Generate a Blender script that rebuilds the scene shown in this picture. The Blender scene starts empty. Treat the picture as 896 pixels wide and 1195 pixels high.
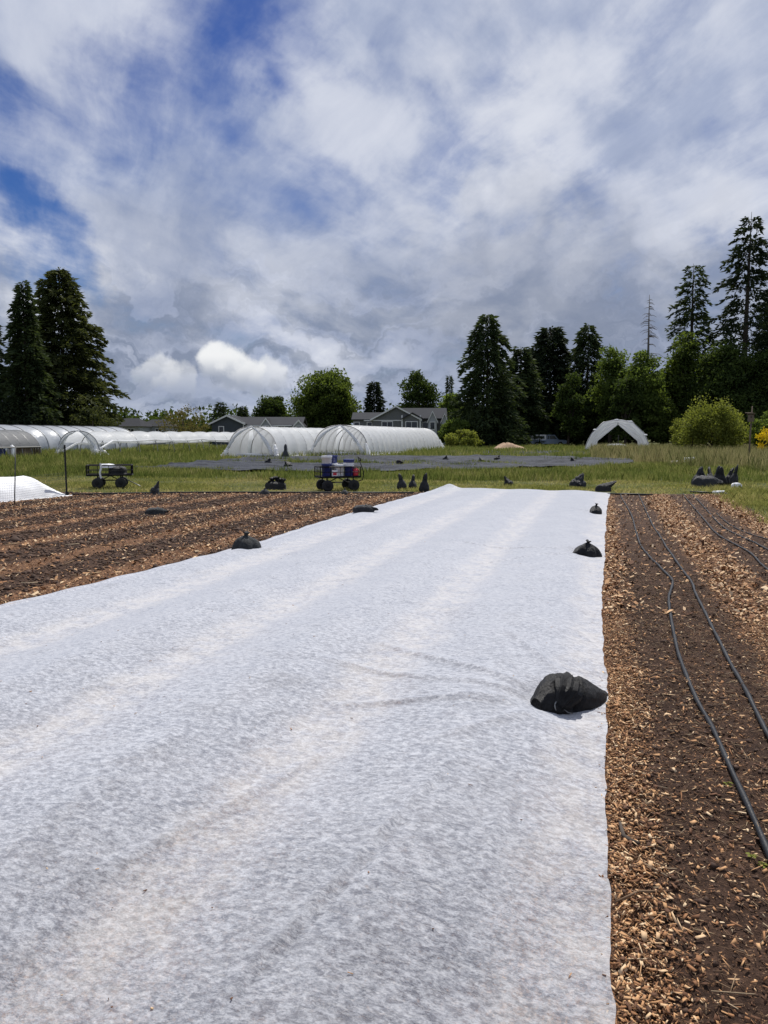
import bpy, math, random
import numpy as np
from mathutils import Vector, Matrix

R = math.radians
SC = bpy.context.scene
COL = SC.collection
RNG = np.random.default_rng(11)
random.seed(5)

# ------------------------------------------------------------------ camera model
F, CX, CY, HZ, EYE = 880.0, 448.0, 597.5, 508.0, 1.6
PITCH = math.atan((CY - HZ) / F)
YAW = R(16.32)
SP, CP, SY, CYW = math.sin(PITCH), math.cos(PITCH), math.sin(YAW), math.cos(YAW)

def ray(x, y):
    u = (x - CX) / F; v = (CY - y) / F
    f = CP + v * SP; z = -SP + v * CP
    return u, f, z

def G(x, y, z=0.0):
    """ground point seen in direction (x, y)"""
    u, f, dz = ray(x, y); t = (EYE - z) / -dz
    return Vector(((u * CYW - f * SY) * t, (u * SY + f * CYW) * t, z))

def at(x, d, z=0.0):
    """ground point in bearing x at forward distance d"""
    u, f, _ = ray(x, HZ); t = d / f
    return Vector(((u * CYW - f * SY) * t, (u * SY + f * CYW) * t, z))

def zat(y, d):
    u, f, dz = ray(CX, y)
    return EYE + d * dz / f

def px(n, d):
    return n * d / F

# ------------------------------------------------------------------ tagging
def tag(o, label=None, cat=None, group=None, kind=None):
    if label: o['label'] = label
    if cat: o['category'] = cat
    if group: o['group'] = group
    if kind: o['kind'] = kind
    return o

def empty(name, loc, label, cat, group=None, rz=0.0):
    o = bpy.data.objects.new(name, None); COL.objects.link(o)
    o.location = loc; o.rotation_euler = (0, 0, rz); o.empty_display_size = 0.2
    return tag(o, label, cat, group)

def copy_tree(o, parent=None):
    c = o.copy(); COL.objects.link(c)
    if parent: c.parent = parent
    for ch in list(o.children): copy_tree(ch, c)
    return c

# ------------------------------------------------------------------ mesh building
class MB:
    def __init__(s): s.v = []; s.f = []
    def add(s, vs, fs):
        n = len(s.v); s.v += [tuple(p) for p in vs]; s.f += [tuple(i + n for i in f) for f in fs]; return s
    def box(s, c, d, rot=None):
        c = Vector(c); vs = []
        for z in (-.5, .5):
            for x, y in ((-.5, -.5), (.5, -.5), (.5, .5), (-.5, .5)):
                p = Vector((x * d[0], y * d[1], z * d[2]))
                if rot is not None: p = rot @ p
                vs.append(c + p)
        return s.add(vs, [(3, 2, 1, 0), (4, 5, 6, 7), (0, 1, 5, 4), (1, 2, 6, 5), (2, 3, 7, 6), (3, 0, 4, 7)])
    def bar(s, a, b, w):
        return s.tube([a, b], [w, w], 4)
    def tube(s, pts, rad, n=8, cap=True):
        pts = [Vector(p) for p in pts]
        if not hasattr(rad, '__len__'): rad = [rad] * len(pts)
        vs = []; fs = []; m = len(pts); up = None
        for i, p in enumerate(pts):
            t = (pts[min(i + 1, m - 1)] - pts[max(i - 1, 0)])
            if t.length < 1e-9: t = Vector((0, 0, 1))
            t.normalize()
            if up is None:
                up = Vector((0, 0, 1)) if abs(t.z) < .9 else Vector((1, 0, 0))
            a = up - t * up.dot(t); a.normalize(); b = t.cross(a); up = a
            for k in range(n):
                q = 2 * math.pi * k / n
                vs.append(p + (a * math.cos(q) + b * math.sin(q)) * rad[i])
        for i in range(m - 1):
            for k in range(n):
                k2 = (k + 1) % n
                fs.append((i * n + k, i * n + k2, (i + 1) * n + k2, (i + 1) * n + k))
        if cap:
            fs.append(tuple(range(n - 1, -1, -1))); fs.append(tuple((m - 1) * n + k for k in range(n)))
        return s.add(vs, fs)
    def lathe(s, prof, n=20, c=(0, 0, 0)):
        vs = []; fs = []; c = Vector(c)
        for r, z in prof:
            for k in range(n):
                q = 2 * math.pi * k / n
                vs.append(c + Vector((r * math.cos(q), r * math.sin(q), z)))
        for i in range(len(prof) - 1):
            for k in range(n):
                k2 = (k + 1) % n
                fs.append((i * n + k, i * n + k2, (i + 1) * n + k2, (i + 1) * n + k))
        fs.append(tuple(range(n - 1, -1, -1))); fs.append(tuple((len(prof) - 1) * n + k for k in range(n)))
        return s.add(vs, fs)
    def grid(s, P):
        """P: rows of points"""
        nr, nc = len(P), len(P[0])
        vs = [p for row in P for p in row]
        fs = [(i * nc + j, i * nc + j + 1, (i + 1) * nc + j + 1, (i + 1) * nc + j) for i in range(nr - 1) for j in range(nc - 1)]
        return s.add(vs, fs)
    def build(s, name, mat, parent=None, smooth=False, loc=None):
        return raw(name, s.v, s.f, mat, parent, smooth, loc)

def raw(name, v, f, mat, parent=None, smooth=False, loc=None):
    me = bpy.data.meshes.new(name); me.from_pydata(v, [], f); me.update()
    if smooth: me.polygons.foreach_set('use_smooth', [True] * len(me.polygons))
    me.materials.append(mat)
    o = bpy.data.objects.new(name, me); COL.objects.link(o)
    if parent: o.parent = parent
    if loc is not None: o.location = loc
    return o

def arr(name, V, Fc, mat, parent=None, smooth=False):
    """fast mesh from numpy; Fc is M x k"""
    V = np.asarray(V, dtype=np.float32); Fc = np.asarray(Fc, dtype=np.int32)
    me = bpy.data.meshes.new(name); k = Fc.shape[1]; m = len(Fc)
    me.vertices.add(len(V)); me.vertices.foreach_set('co', V.ravel())
    me.loops.add(m * k); me.loops.foreach_set('vertex_index', Fc.ravel())
    me.polygons.add(m); me.polygons.foreach_set('loop_start', np.arange(0, m * k, k, dtype=np.int32))
    me.polygons.foreach_set('loop_total', np.full(m, k, dtype=np.int32))
    if smooth: me.polygons.foreach_set('use_smooth', np.ones(m, dtype=bool))
    me.update(calc_edges=True); me.materials.append(mat)
    o = bpy.data.objects.new(name, me); COL.objects.link(o)
    if parent: o.parent = parent
    return o

def gridfaces(nr, nc):
    i = np.arange(nr - 1)[:, None]; j = np.arange(nc - 1)[None, :]
    a = i * nc + j
    return np.stack([a, a + 1, a + nc + 1, a + nc], -1).reshape(-1, 4)

# value noise
_tab = np.random.default_rng(3).random((256, 256))
def vnoise(x, y):
    xi = np.floor(x).astype(int); yi = np.floor(y).astype(int)
    fx = x - xi; fy = y - yi; fx = fx * fx * (3 - 2 * fx); fy = fy * fy * (3 - 2 * fy)
    g = lambda a, b: _tab[a & 255, b & 255]
    return (g(xi, yi) * (1 - fx) + g(xi + 1, yi) * fx) * (1 - fy) + (g(xi, yi + 1) * (1 - fx) + g(xi + 1, yi + 1) * fx) * fy
def fbm(x, y, o=4, r=.5):
    s = 0; a = 1; t = 0
    for k in range(o):
        s = s + a * (vnoise(x * 2 ** k + 17.3 * k, y * 2 ** k + 5.1 * k) - .5); t += a; a *= r
    return s / t * 2

# ------------------------------------------------------------------ materials
class NT:
    def __init__(s, nt): s.nt = nt
    def n(s, typ, **props):
        ins = props.pop('ins', {}); o = s.nt.nodes.new(typ)
        for k, v in props.items(): setattr(o, k, v)
        for k, v in ins.items(): s.set(o.inputs[k], v)
        return o
    def set(s, sock, v):
        if isinstance(v, bpy.types.NodeSocket): s.nt.links.new(v, sock)
        elif isinstance(v, bpy.types.Node): s.nt.links.new(v.outputs[0], sock)
        else: sock.default_value = v
    def m(s, op, a, b=None, c=None, clamp=False):
        o = s.nt.nodes.new('ShaderNodeMath'); o.operation = op; o.use_clamp = clamp
        s.set(o.inputs[0], a)
        if b is not None: s.set(o.inputs[1], b)
        if c is not None: s.set(o.inputs[2], c)
        return o.outputs[0]
    def vm(s, op, a, b=None, scale=None):
        o = s.nt.nodes.new('ShaderNodeVectorMath'); o.operation = op
        s.set(o.inputs[0], a)
        if b is not None: s.set(o.inputs[1], b)
        if scale is not None: s.set(o.inputs['Scale'], scale)
        return o.outputs['Value'] if op in ('DOT_PRODUCT', 'LENGTH') else o.outputs[0]
    def noise(s, vec, scale, detail=4, rough=.5, dist=0.0, color=False):
        o = s.n('ShaderNodeTexNoise', ins={'Vector': vec, 'Scale': scale, 'Detail': detail, 'Roughness': rough, 'Distortion': dist})
        return o.outputs['Color' if color else 0]
    def step(s, v, a, b, lo=0.0, hi=1.0):
        o = s.n('ShaderNodeMapRange', interpolation_type='SMOOTHSTEP', ins={'Value': v, 'From Min': a, 'From Max': b, 'To Min': lo, 'To Max': hi})
        return o.outputs[0]
    def mix(s, f, a, b):
        o = s.nt.nodes.new('ShaderNodeMix'); o.data_type = 'RGBA'
        s.set(o.inputs[0], f); s.set(o.inputs[6], a); s.set(o.inputs[7], b)
        return o.outputs[2]
    def ramp(s, f, stops, interp='LINEAR'):
        o = s.nt.nodes.new('ShaderNodeValToRGB'); o.color_ramp.interpolation = interp
        e = o.color_ramp.elements
        while len(e) < len(stops): e.new(.5)
        for i, (p, c) in enumerate(stops): e[i].position = p; e[i].color = c4(c)
        s.set(o.inputs[0], f); return o.outputs[0]
    def bump(s, h, strength=.5, dist=.01):
        return s.n('ShaderNodeBump', ins={'Height': h, 'Strength': strength, 'Distance': dist}).outputs[0]

def c4(c): return (c[0], c[1], c[2], 1.0)

def newmat(name):
    m = bpy.data.materials.new(name); m.use_nodes = True
    nt = m.node_tree; nt.nodes.clear(); t = NT(nt)
    out = nt.nodes.new('ShaderNodeOutputMaterial')
    return m, t, out.inputs['Surface']

def pos(t): return t.n('ShaderNodeNewGeometry').outputs['Position']
def objco(t): return t.n('ShaderNodeTexCoord').outputs['Object']

def simple(name, col, rough=.6, metal=0.0, var=.25, scale=8.0, bump=0.0, bscale=40.0, spec=.5, coords='obj'):
    m, t, S = newmat(name)
    v = objco(t) if coords == 'obj' else pos(t)
    f = t.noise(v, scale, 4, .6)
    a = [x * (1 - var) for x in col]; b = [min(1, x * (1 + var)) for x in col]
    c = t.mix(f, c4(a), c4(b))
    ins = {'Base Color': c, 'Roughness': rough, 'Metallic': metal, 'Specular IOR Level': spec}
    if bump: ins['Normal'] = t.bump(t.noise(v, bscale, 4, .6), bump, .01)
    t.set(S, t.n('ShaderNodeBsdfPrincipled', ins=ins)); return m

def leafmat(name, dark, mid, light, trans=.25):
    m, t, S = newmat(name)
    g = t.n('ShaderNodeNewGeometry')
    big = t.noise(g.outputs['Position'], .45, 3, .6)
    r = g.outputs['Random Per Island']
    f = t.m('ADD', t.m('MULTIPLY', r, .55), t.m('MULTIPLY', t.step(big, .3, .7), .45))
    c = t.ramp(f, [(0, dark), (.5, mid), (1, light)])
    d = t.n('ShaderNodeBsdfPrincipled', ins={'Base Color': c, 'Roughness': .7, 'Specular IOR Level': .06})
    tr = t.n('ShaderNodeBsdfTranslucent', ins={'Color': t.mix(.5, c, t.mix(1.0, c, c4((light[0] * 1.3, light[1] * 1.4, light[2] * .6))))})
    t.set(S, t.n('ShaderNodeMixShader', ins={0: trans, 1: d.outputs[0], 2: tr.outputs[0]})); return m

# bed / path layout shared by soil material and chip scatter
PER, X0, PW = 1.36, -0.03, 0.26        # path spacing, one path centre, half width
def path_amount(x, y):
    """0..1 how much wood chip lies at ground point (numpy)"""
    xx = x + .10 * fbm(y * .55, x * .3, 3) + .05 * fbm(y * 2.1, x * 2., 2)
    d = np.abs(((xx - X0 + PER / 2) % PER) - PER / 2)
    a = np.clip((PW + .10 - d) / .20, 0, 1)
    return a

def soil_material():
    m, t, S = newmat('soil')
    p = pos(t); sx = t.n('ShaderNodeSeparateXYZ', ins={0: p})
    warp = t.m('MULTIPLY', t.m('SUBTRACT', t.noise(p, 1.1, 3, .6), .5), .34)
    xx = t.m('ADD', sx.outputs[0], warp)
    d = t.m('PINGPONG', t.m('SUBTRACT', xx, X0), PER / 2)
    path = t.step(d, PW + .12, PW - .12)
    fine = t.noise(p, 46, 5, .75)
    fine2 = t.noise(t.vm('MULTIPLY', p, (1, .8, 1)), 95, 3, .6, 1.0)
    clump = t.noise(p, 5, 5, .65)
    soil = t.ramp(t.m('ADD', t.m('MULTIPLY', fine, .6), t.m('MULTIPLY', clump, .4)), [(.32, (.013, .008, .006)), (.5, (.048, .027, .018)), (.62, (.095, .055, .036)), (.72, (.19, .12, .08))])
    chip = t.ramp(t.m('ADD', t.m('MULTIPLY', fine, .45), t.m('MULTIPLY', fine2, .55)), [(.36, (.02, .011, .007)), (.47, (.09, .046, .026)), (.56, (.27, .135, .065)), (.66, (.55, .35, .19))])
    k = t.m('ADD', t.m('MULTIPLY', path, .40), t.m('MULTIPLY', t.step(clump, .5, .7), .16))
    spk = t.step(t.m('ADD', fine2, t.m('MULTIPLY', k, .42)), .6, .72)
    c = t.mix(spk, soil, chip)
    h = t.m('ADD', t.m('MULTIPLY', fine, .5), t.m('ADD', t.m('MULTIPLY', fine2, .3), t.m('MULTIPLY', clump, .8)))
    b = t.n('ShaderNodeBsdfPrincipled', ins={'Base Color': c, 'Roughness': .92, 'Specular IOR Level': .15, 'Normal': t.bump(h, 1.0, .03)})
    t.set(S, b); return m

def chip_material(name='wood_chip', pal=None):
    m, t, S = newmat(name)
    g = t.n('ShaderNodeNewGeometry')
    pal = pal or [(0, (.045, .023, .013)), (.22, (.14, .066, .033)), (.46, (.38, .185, .08)), (.74, (.62, .36, .17)), (1, (.85, .65, .41))]
    c = t.ramp(g.outputs['Random Per Island'], pal)
    c = t.mix(t.m('MULTIPLY', t.noise(g.outputs['Position'], 160, 3, .6), .5), c, c4((.10, .05, .03)))
    t.set(S, t.n('ShaderNodeBsdfPrincipled', ins={'Base Color': c, 'Roughness': .8, 'Specular IOR Level': .25})); return m

def cover_material():
    m, t, S = newmat('spunbond_row_cover')
    p = pos(t)
    mp = t.n('ShaderNodeMapping', ins={'Vector': p, 'Rotation': (0, 0, R(24)), 'Scale': (.78, 1.2, 1)})
    v = mp.outputs[0]
    f1 = t.noise(v, 34, 6, .7, .35)
    f2 = t.noise(v, 120, 4, .7, .6)
    f3 = t.noise(p, 2.2, 4, .6)
    fib = t.m('ADD', t.m('MULTIPLY', f1, .62), t.m('MULTIPLY', f2, .38))
    mott = t.step(fib, .36, .64)
    col = t.mix(mott, c4((.255, .28, .34)), c4((.555, .572, .612)))
    col = t.mix(t.m('MULTIPLY', t.step(f3, .35, .7), .25), col, c4((.55, .56, .595)))
    for k, (rz, sc_) in enumerate(((R(24), (1, 7, 1)), (R(-38), (1, 7, 1)))):      # single loose fibres
        fv = t.n('ShaderNodeMapping', ins={'Vector': p, 'Rotation': (0, 0, rz), 'Scale': sc_}).outputs[0]
        ln_ = t.step(t.m('ABSOLUTE', t.m('SUBTRACT', t.noise(fv, 5.5 + k, 3, .55, .8), .5)), .012, .0)
        col = t.mix(t.m('MULTIPLY', ln_, .5), col, c4((.78, .78, .79)))
    damp = t.step(t.noise(p, 3.1, 5, .65, .4), .52, .70)
    sx = t.n('ShaderNodeSeparateXYZ', ins={0: p})
    dd = t.m('PINGPONG', t.m('SUBTRACT', t.m('ADD', sx.outputs[0], t.m('MULTIPLY', t.m('SUBTRACT', t.noise(p, 1.3, 4, .65), .5), .5)), X0), PER / 2)
    band = t.m('MULTIPLY', t.step(dd, .30, .08), t.step(t.noise(p, 7, 5, .7), .36, .62))
    col = t.mix(t.m('MULTIPLY', band, .5), col, c4((.68, .655, .625)))
    fac = t.n('ShaderNodeLayerWeight', ins={'Blend': .5}).outputs['Facing']      # slanting light path meets more fibre
    alpha = t.m('ADD', t.m('MULTIPLY', mott, .32), t.m('ADD', t.m('MULTIPLY', fac, 1.0), t.m('SUBTRACT', .06, t.m('MULTIPLY', damp, .11))), clamp=True)
    d = t.n('ShaderNodeBsdfPrincipled', ins={'Base Color': col, 'Roughness': .75, 'Specular IOR Level': .2, 'Sheen Weight': .5, 'Sheen Roughness': .35,
            'Normal': t.bump(fib, .55, .012)})
    tr = t.n('ShaderNodeBsdfTranslucent', ins={'Color': c4((.85, .85, .87))})
    mx = t.n('ShaderNodeMixShader', ins={0: .16, 1: d.outputs[0], 2: tr.outputs[0]})
    tp = t.n('ShaderNodeBsdfTransparent')
    t.set(S, t.n('ShaderNodeMixShader', ins={0: alpha, 1: tp.outputs[0], 2: mx.outputs[0]})); return m

def plastic_film(name, col=(.86, .875, .89), transp=.10, trans=.5, rough=.35):
    m, t, S = newmat(name)
    p = objco(t)
    n = t.noise(t.vm('MULTIPLY', p, (1, .7, 1)), 1.6, 5, .65, .5)
    c = t.mix(t.m('MULTIPLY', t.step(n, .4, .75), .5), c4(col), c4([x * .78 for x in col]))
    d = t.n('ShaderNodeBsdfPrincipled', ins={'Base Color': c, 'Roughness': rough, 'Specular IOR Level': .5, 'Normal': t.bump(n, .5, .12)})
    tr = t.n('ShaderNodeBsdfTranslucent', ins={'Color': c})
    a = t.n('ShaderNodeMixShader', ins={0: trans, 1: d.outputs[0], 2: tr.outputs[0]})
    tp = t.n('ShaderNodeBsdfTransparent', ins={'Color': c4((.92, .93, .94))})
    t.set(S, t.n('ShaderNodeMixShader', ins={0: transp, 1: a.outputs[0], 2: tp.outputs[0]})); return m

def woven_black(name, col=(.014, .014, .016), rough=.42, cr=22):
    m, t, S = newmat(name)
    p = objco(t)
    n = t.noise(p, cr, 5, .7, .6); w = t.n('ShaderNodeTexWave', ins={'Vector': p, 'Scale': 120., 'Distortion': 1.5})
    c = t.mix(t.step(n, .4, .75), c4(col), c4([x * 2.2 + .006 for x in col]))
    h = t.m('ADD', n, t.m('MULTIPLY', w.outputs[1], .08))
    t.set(S, t.n('ShaderNodeBsdfPrincipled', ins={'Base Color': c, 'Roughness': t.m('ADD', t.m('MULTIPLY', n, .3), rough - .02), 'Specular IOR Level': .42, 'Normal': t.bump(h, 1.0, .035)})); return m

def tarp_material():
    m, t, S = newmat('ground_tarp')
    p = pos(t)
    n = t.noise(t.vm('MULTIPLY', p, (.6, 1, 1)), .9, 6, .65, .8)
    dust = t.noise(p, 5, 4, .6)
    c = t.mix(t.step(n, .35, .7), c4((.020, .023, .031)), c4((.050, .056, .071)))
    c = t.mix(t.m('MULTIPLY', t.step(dust, .55, .75), .3), c, c4((.10, .096, .09)))
    t.set(S, t.n('ShaderNodeBsdfPrincipled', ins={'Base Color': c, 'Roughness': .75, 'Specular IOR Level': .12, 'Normal': t.bump(n, 1.0, .3)})); return m

def grass_ground():
    m, t, S = newmat('meadow')
    p = pos(t)
    a = t.noise(p, .18, 5, .6); b = t.noise(t.vm('MULTIPLY', p, (1, 1, 1)), 3.5, 5, .7)
    c = t.ramp(t.m('ADD', t.m('MULTIPLY', a, .5), t.m('MULTIPLY', b, .5)), [(.32, (.03, .042, .013)), (.5, (.075, .085, .028)), (.62, (.16, .14, .06)), (.75, (.26, .21, .105))])
    t.set(S, t.n('ShaderNodeBsdfPrincipled', ins={'Base Color': c, 'Roughness': .95, 'Specular IOR Level': .1, 'Normal': t.bump(b, 1., .12)})); return m

def blade_material(name, a, b, c, d):
    m, t, S = newmat(name)
    g = t.n('ShaderNodeNewGeometry')
    patch = t.noise(g.outputs['Position'], .35, 4, .65)
    f = t.m('ADD', t.m('MULTIPLY', g.outputs['Random Per Island'], .5), t.m('MULTIPLY', t.step(patch, .3, .7), .5))
    col = t.ramp(f, [(0, a), (.4, b), (.72, c), (1, d)])
    di = t.n('ShaderNodeBsdfDiffuse', ins={'Color': col}); tr = t.n('ShaderNodeBsdfTranslucent', ins={'Color': col})
    t.set(S, t.n('ShaderNodeMixShader', ins={0: .5, 1: di.outputs[0], 2: tr.outputs[0]})); return m

def siding(name, col, period=.2):
    m, t, S = newmat(name)
    p = objco(t); z = t.n('ShaderNodeSeparateXYZ', ins={0: p}).outputs[2]
    f = t.m('FRACT', t.m('DIVIDE', z, period))
    n = t.noise(p, 1.2, 4, .6)
    c = t.mix(n, c4([x * .85 for x in col]), c4([x * 1.12 for x in col]))
    t.set(S, t.n('ShaderNodeBsdfPrincipled', ins={'Base Color': c, 'Roughness': .75, 'Normal': t.bump(f, .8, .03)})); return m

def shingle(name, col):
    m, t, S = newmat(name)
    p = objco(t)
    n = t.noise(p, 9, 3, .7); n2 = t.noise(p, .7, 3, .6)
    c = t.mix(t.m('ADD', t.m('MULTIPLY', n, .6), t.m('MULTIPLY', n2, .4)), c4([x * .6 for x in col]), c4([x * 1.4 for x in col]))
    t.set(S, t.n('ShaderNodeBsdfPrincipled', ins={'Base Color': c, 'Roughness': .95, 'Specular IOR Level': .1, 'Normal': t.bump(n, .5, .03)})); return m

M = {}
M['soil'] = soil_material(); M['chip'] = chip_material()
M['straw'] = chip_material('straw', [(0, (.07, .04, .025)), (.55, (.2, .13, .075)), (.85, (.4, .29, .17)), (1, (.62, .5, .33))])
M['clod'] = chip_material('soil_clod', [(0, (.02, .012, .008)), (.6, (.05, .031, .022)), (1, (.1, .062, .042))])
M['cover'] = cover_material(); M['meadow'] = grass_ground(); M['tarp'] = tarp_material()
M['film'] = plastic_film('greenhouse_film'); M['film_end'] = plastic_film('greenhouse_end_film', (.9, .88, .85), .44, .6)
M['film_clear'] = plastic_film('clear_film', (.66, .68, .69), .3, .45)
M['film_bunch'] = plastic_film('gathered_film', (.88, .89, .9), .03, .55)
M['shade'] = plastic_film('shade_cloth', (.2, .205, .21), .18, .3, .7)
M['white_cloth'] = simple('white_cloth', (.78, .79, .8), .85, var=.06, bump=.4, bscale=14)
M['bag'] = woven_black('black_woven_sandbag', (.006, .006, .007), .44); M['bag_grey'] = woven_black('faded_grey_sandbag', (.032, .035, .036), .6)
M['bag_slate'] = woven_black('slate_sandbag', (.018, .019, .022), .5)
M['black'] = simple('black_paint', (.010, .010, .011), .55, var=.2, spec=.2)
M['rubber'] = simple('rubber_tyre', (.014, .014, .014), .8, var=.3, bump=.3)
M['pipe'] = simple('black_poly_pipe', (.014, .015, .018), .5, spec=.25, var=.35, scale=20)
M['drip'] = simple('drip_tape', (.010, .011, .013), .45, spec=.3, var=.5, scale=14, bump=.25, bscale=60)
M['white_plastic'] = simple('white_plastic', (.76, .77, .78), .4, var=.05)
M['blue_plastic'] = simple('blue_plastic', (.018, .03, .15), .35, var=.12)
M['red_plastic'] = simple('red_plastic', (.5, .03, .05), .4, var=.1)
M['steel'] = simple('galvanised_steel', (.22, .22, .215), .45, .6)
M['dark_steel'] = simple('dark_steel', (.035, .037, .035), .55, .3)
M['bark'] = simple('bark', (.055, .042, .032), .95, var=.45, scale=5, bump=.8, bscale=12)
M['grey_bark'] = simple('dead_wood', (.13, .115, .1), .95, var=.3, scale=5)
M['old_wood'] = simple('weathered_wood', (.16, .12, .085), .9, var=.3, scale=6)
M['net'] = simple('netting', (.03, .03, .032), .7)
M['trim'] = simple('white_trim', (.72, .72, .7), .6, var=.06)
M['glass'] = simple('window_glass', (.03, .035, .04), .08, var=.1)
M['slate_siding'] = siding('slate_siding', (.06, .072, .085)); M['grey_siding'] = siding('grey_siding', (.15, .155, .155))
M['pale_siding'] = siding('pale_siding', (.4, .42, .45))
M['roof'] = shingle('roof_shingle', (.05, .052, .057)); M['roof_dark'] = shingle('dark_roof_shingle', (.036, .037, .041))
M['truck_paint'] = simple('truck_paint', (.2, .25, .34), .3, .1, var=.06)
M['leaf_conifer'] = leafmat('conifer_needles', (.012, .02, .010), (.034, .05, .022), (.078, .10, .038), .25)
M['leaf_black'] = leafmat('dark_conifer_needles', (.009, .014, .009), (.021, .031, .017), (.05, .064, .028), .2)
M['leaf_olive'] = leafmat('olive_pine_needles', (.016, .024, .010), (.045, .056, .022), (.105, .112, .042), .3)
M['leaf_oak'] = leafmat('oak_leaves', (.022, .036, .011), (.066, .094, .023), (.135, .17, .038), .45)
M['leaf_dark'] = leafmat('dark_leaves', (.014, .024, .008), (.038, .058, .017), (.082, .112, .029), .36)
M['leaf_fresh'] = leafmat('fresh_leaves', (.026, .044, .013), (.082, .118, .029), (.16, .205, .048), .45)
M['leaf_yellow'] = leafmat('yellow_green_leaves', (.05, .065, .015), (.15, .17, .035), (.27, .28, .07), .4)
M['leaf_bud'] = leafmat('budding_leaves', (.06, .05, .02), (.13, .11, .04), (.2, .17, .07), .3)
M['flower'] = leafmat('broom_flowers', (.45, .3, .01), (.7, .5, .02), (.85, .65, .05), .3)
M['mown'] = blade_material('mown_grass', (.12, .14, .03), (.25, .26, .07), (.38, .34, .12), (.5, .42, .22))
M['tall'] = blade_material('tall_grass', (.055, .082, .018), (.135, .17, .04), (.24, .245, .07), (.42, .36, .18))
M['dry'] = blade_material('dry_grass', (.08, .11, .03), (.19, .19, .075), (.32, .28, .13), (.48, .4, .22))

# ------------------------------------------------------------------ camera, light, sky
cam = bpy.data.cameras.new('camera'); co = bpy.data.objects.new('camera', cam); COL.objects.link(co)
cam.sensor_fit = 'HORIZONTAL'; cam.sensor_width = 36; cam.lens = 36 * F / 896
cam.clip_end = 5000; cam.clip_start = .05
co.location = (0, 0, EYE); co.rotation_euler = (math.pi / 2 - PITCH, 0, YAW)
SC.camera = co

SUN_EL, SUN_AZ = R(57), R(3)           # azimuth measured from +Y towards +X
sd = Vector((math.sin(SUN_AZ) * math.cos(SUN_EL), math.cos(SUN_AZ) * math.cos(SUN_EL), math.sin(SUN_EL)))
sl = bpy.data.lights.new('sun', 'SUN'); sl.energy = 4.9; sl.angle = R(.53); sl.color = (1, .955, .89)
so = bpy.data.objects.new('sun', sl); COL.objects.link(so); so.location = (0, 0, 60)
so.rotation_euler = sd.to_track_quat('Z', 'Y').to_euler()

def pdir(x, y):
    u, f, z = ray(x, y)
    v = Vector((u * CYW - f * SY, u * SY + f * CYW, z)); v.normalize(); return tuple(v)

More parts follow.
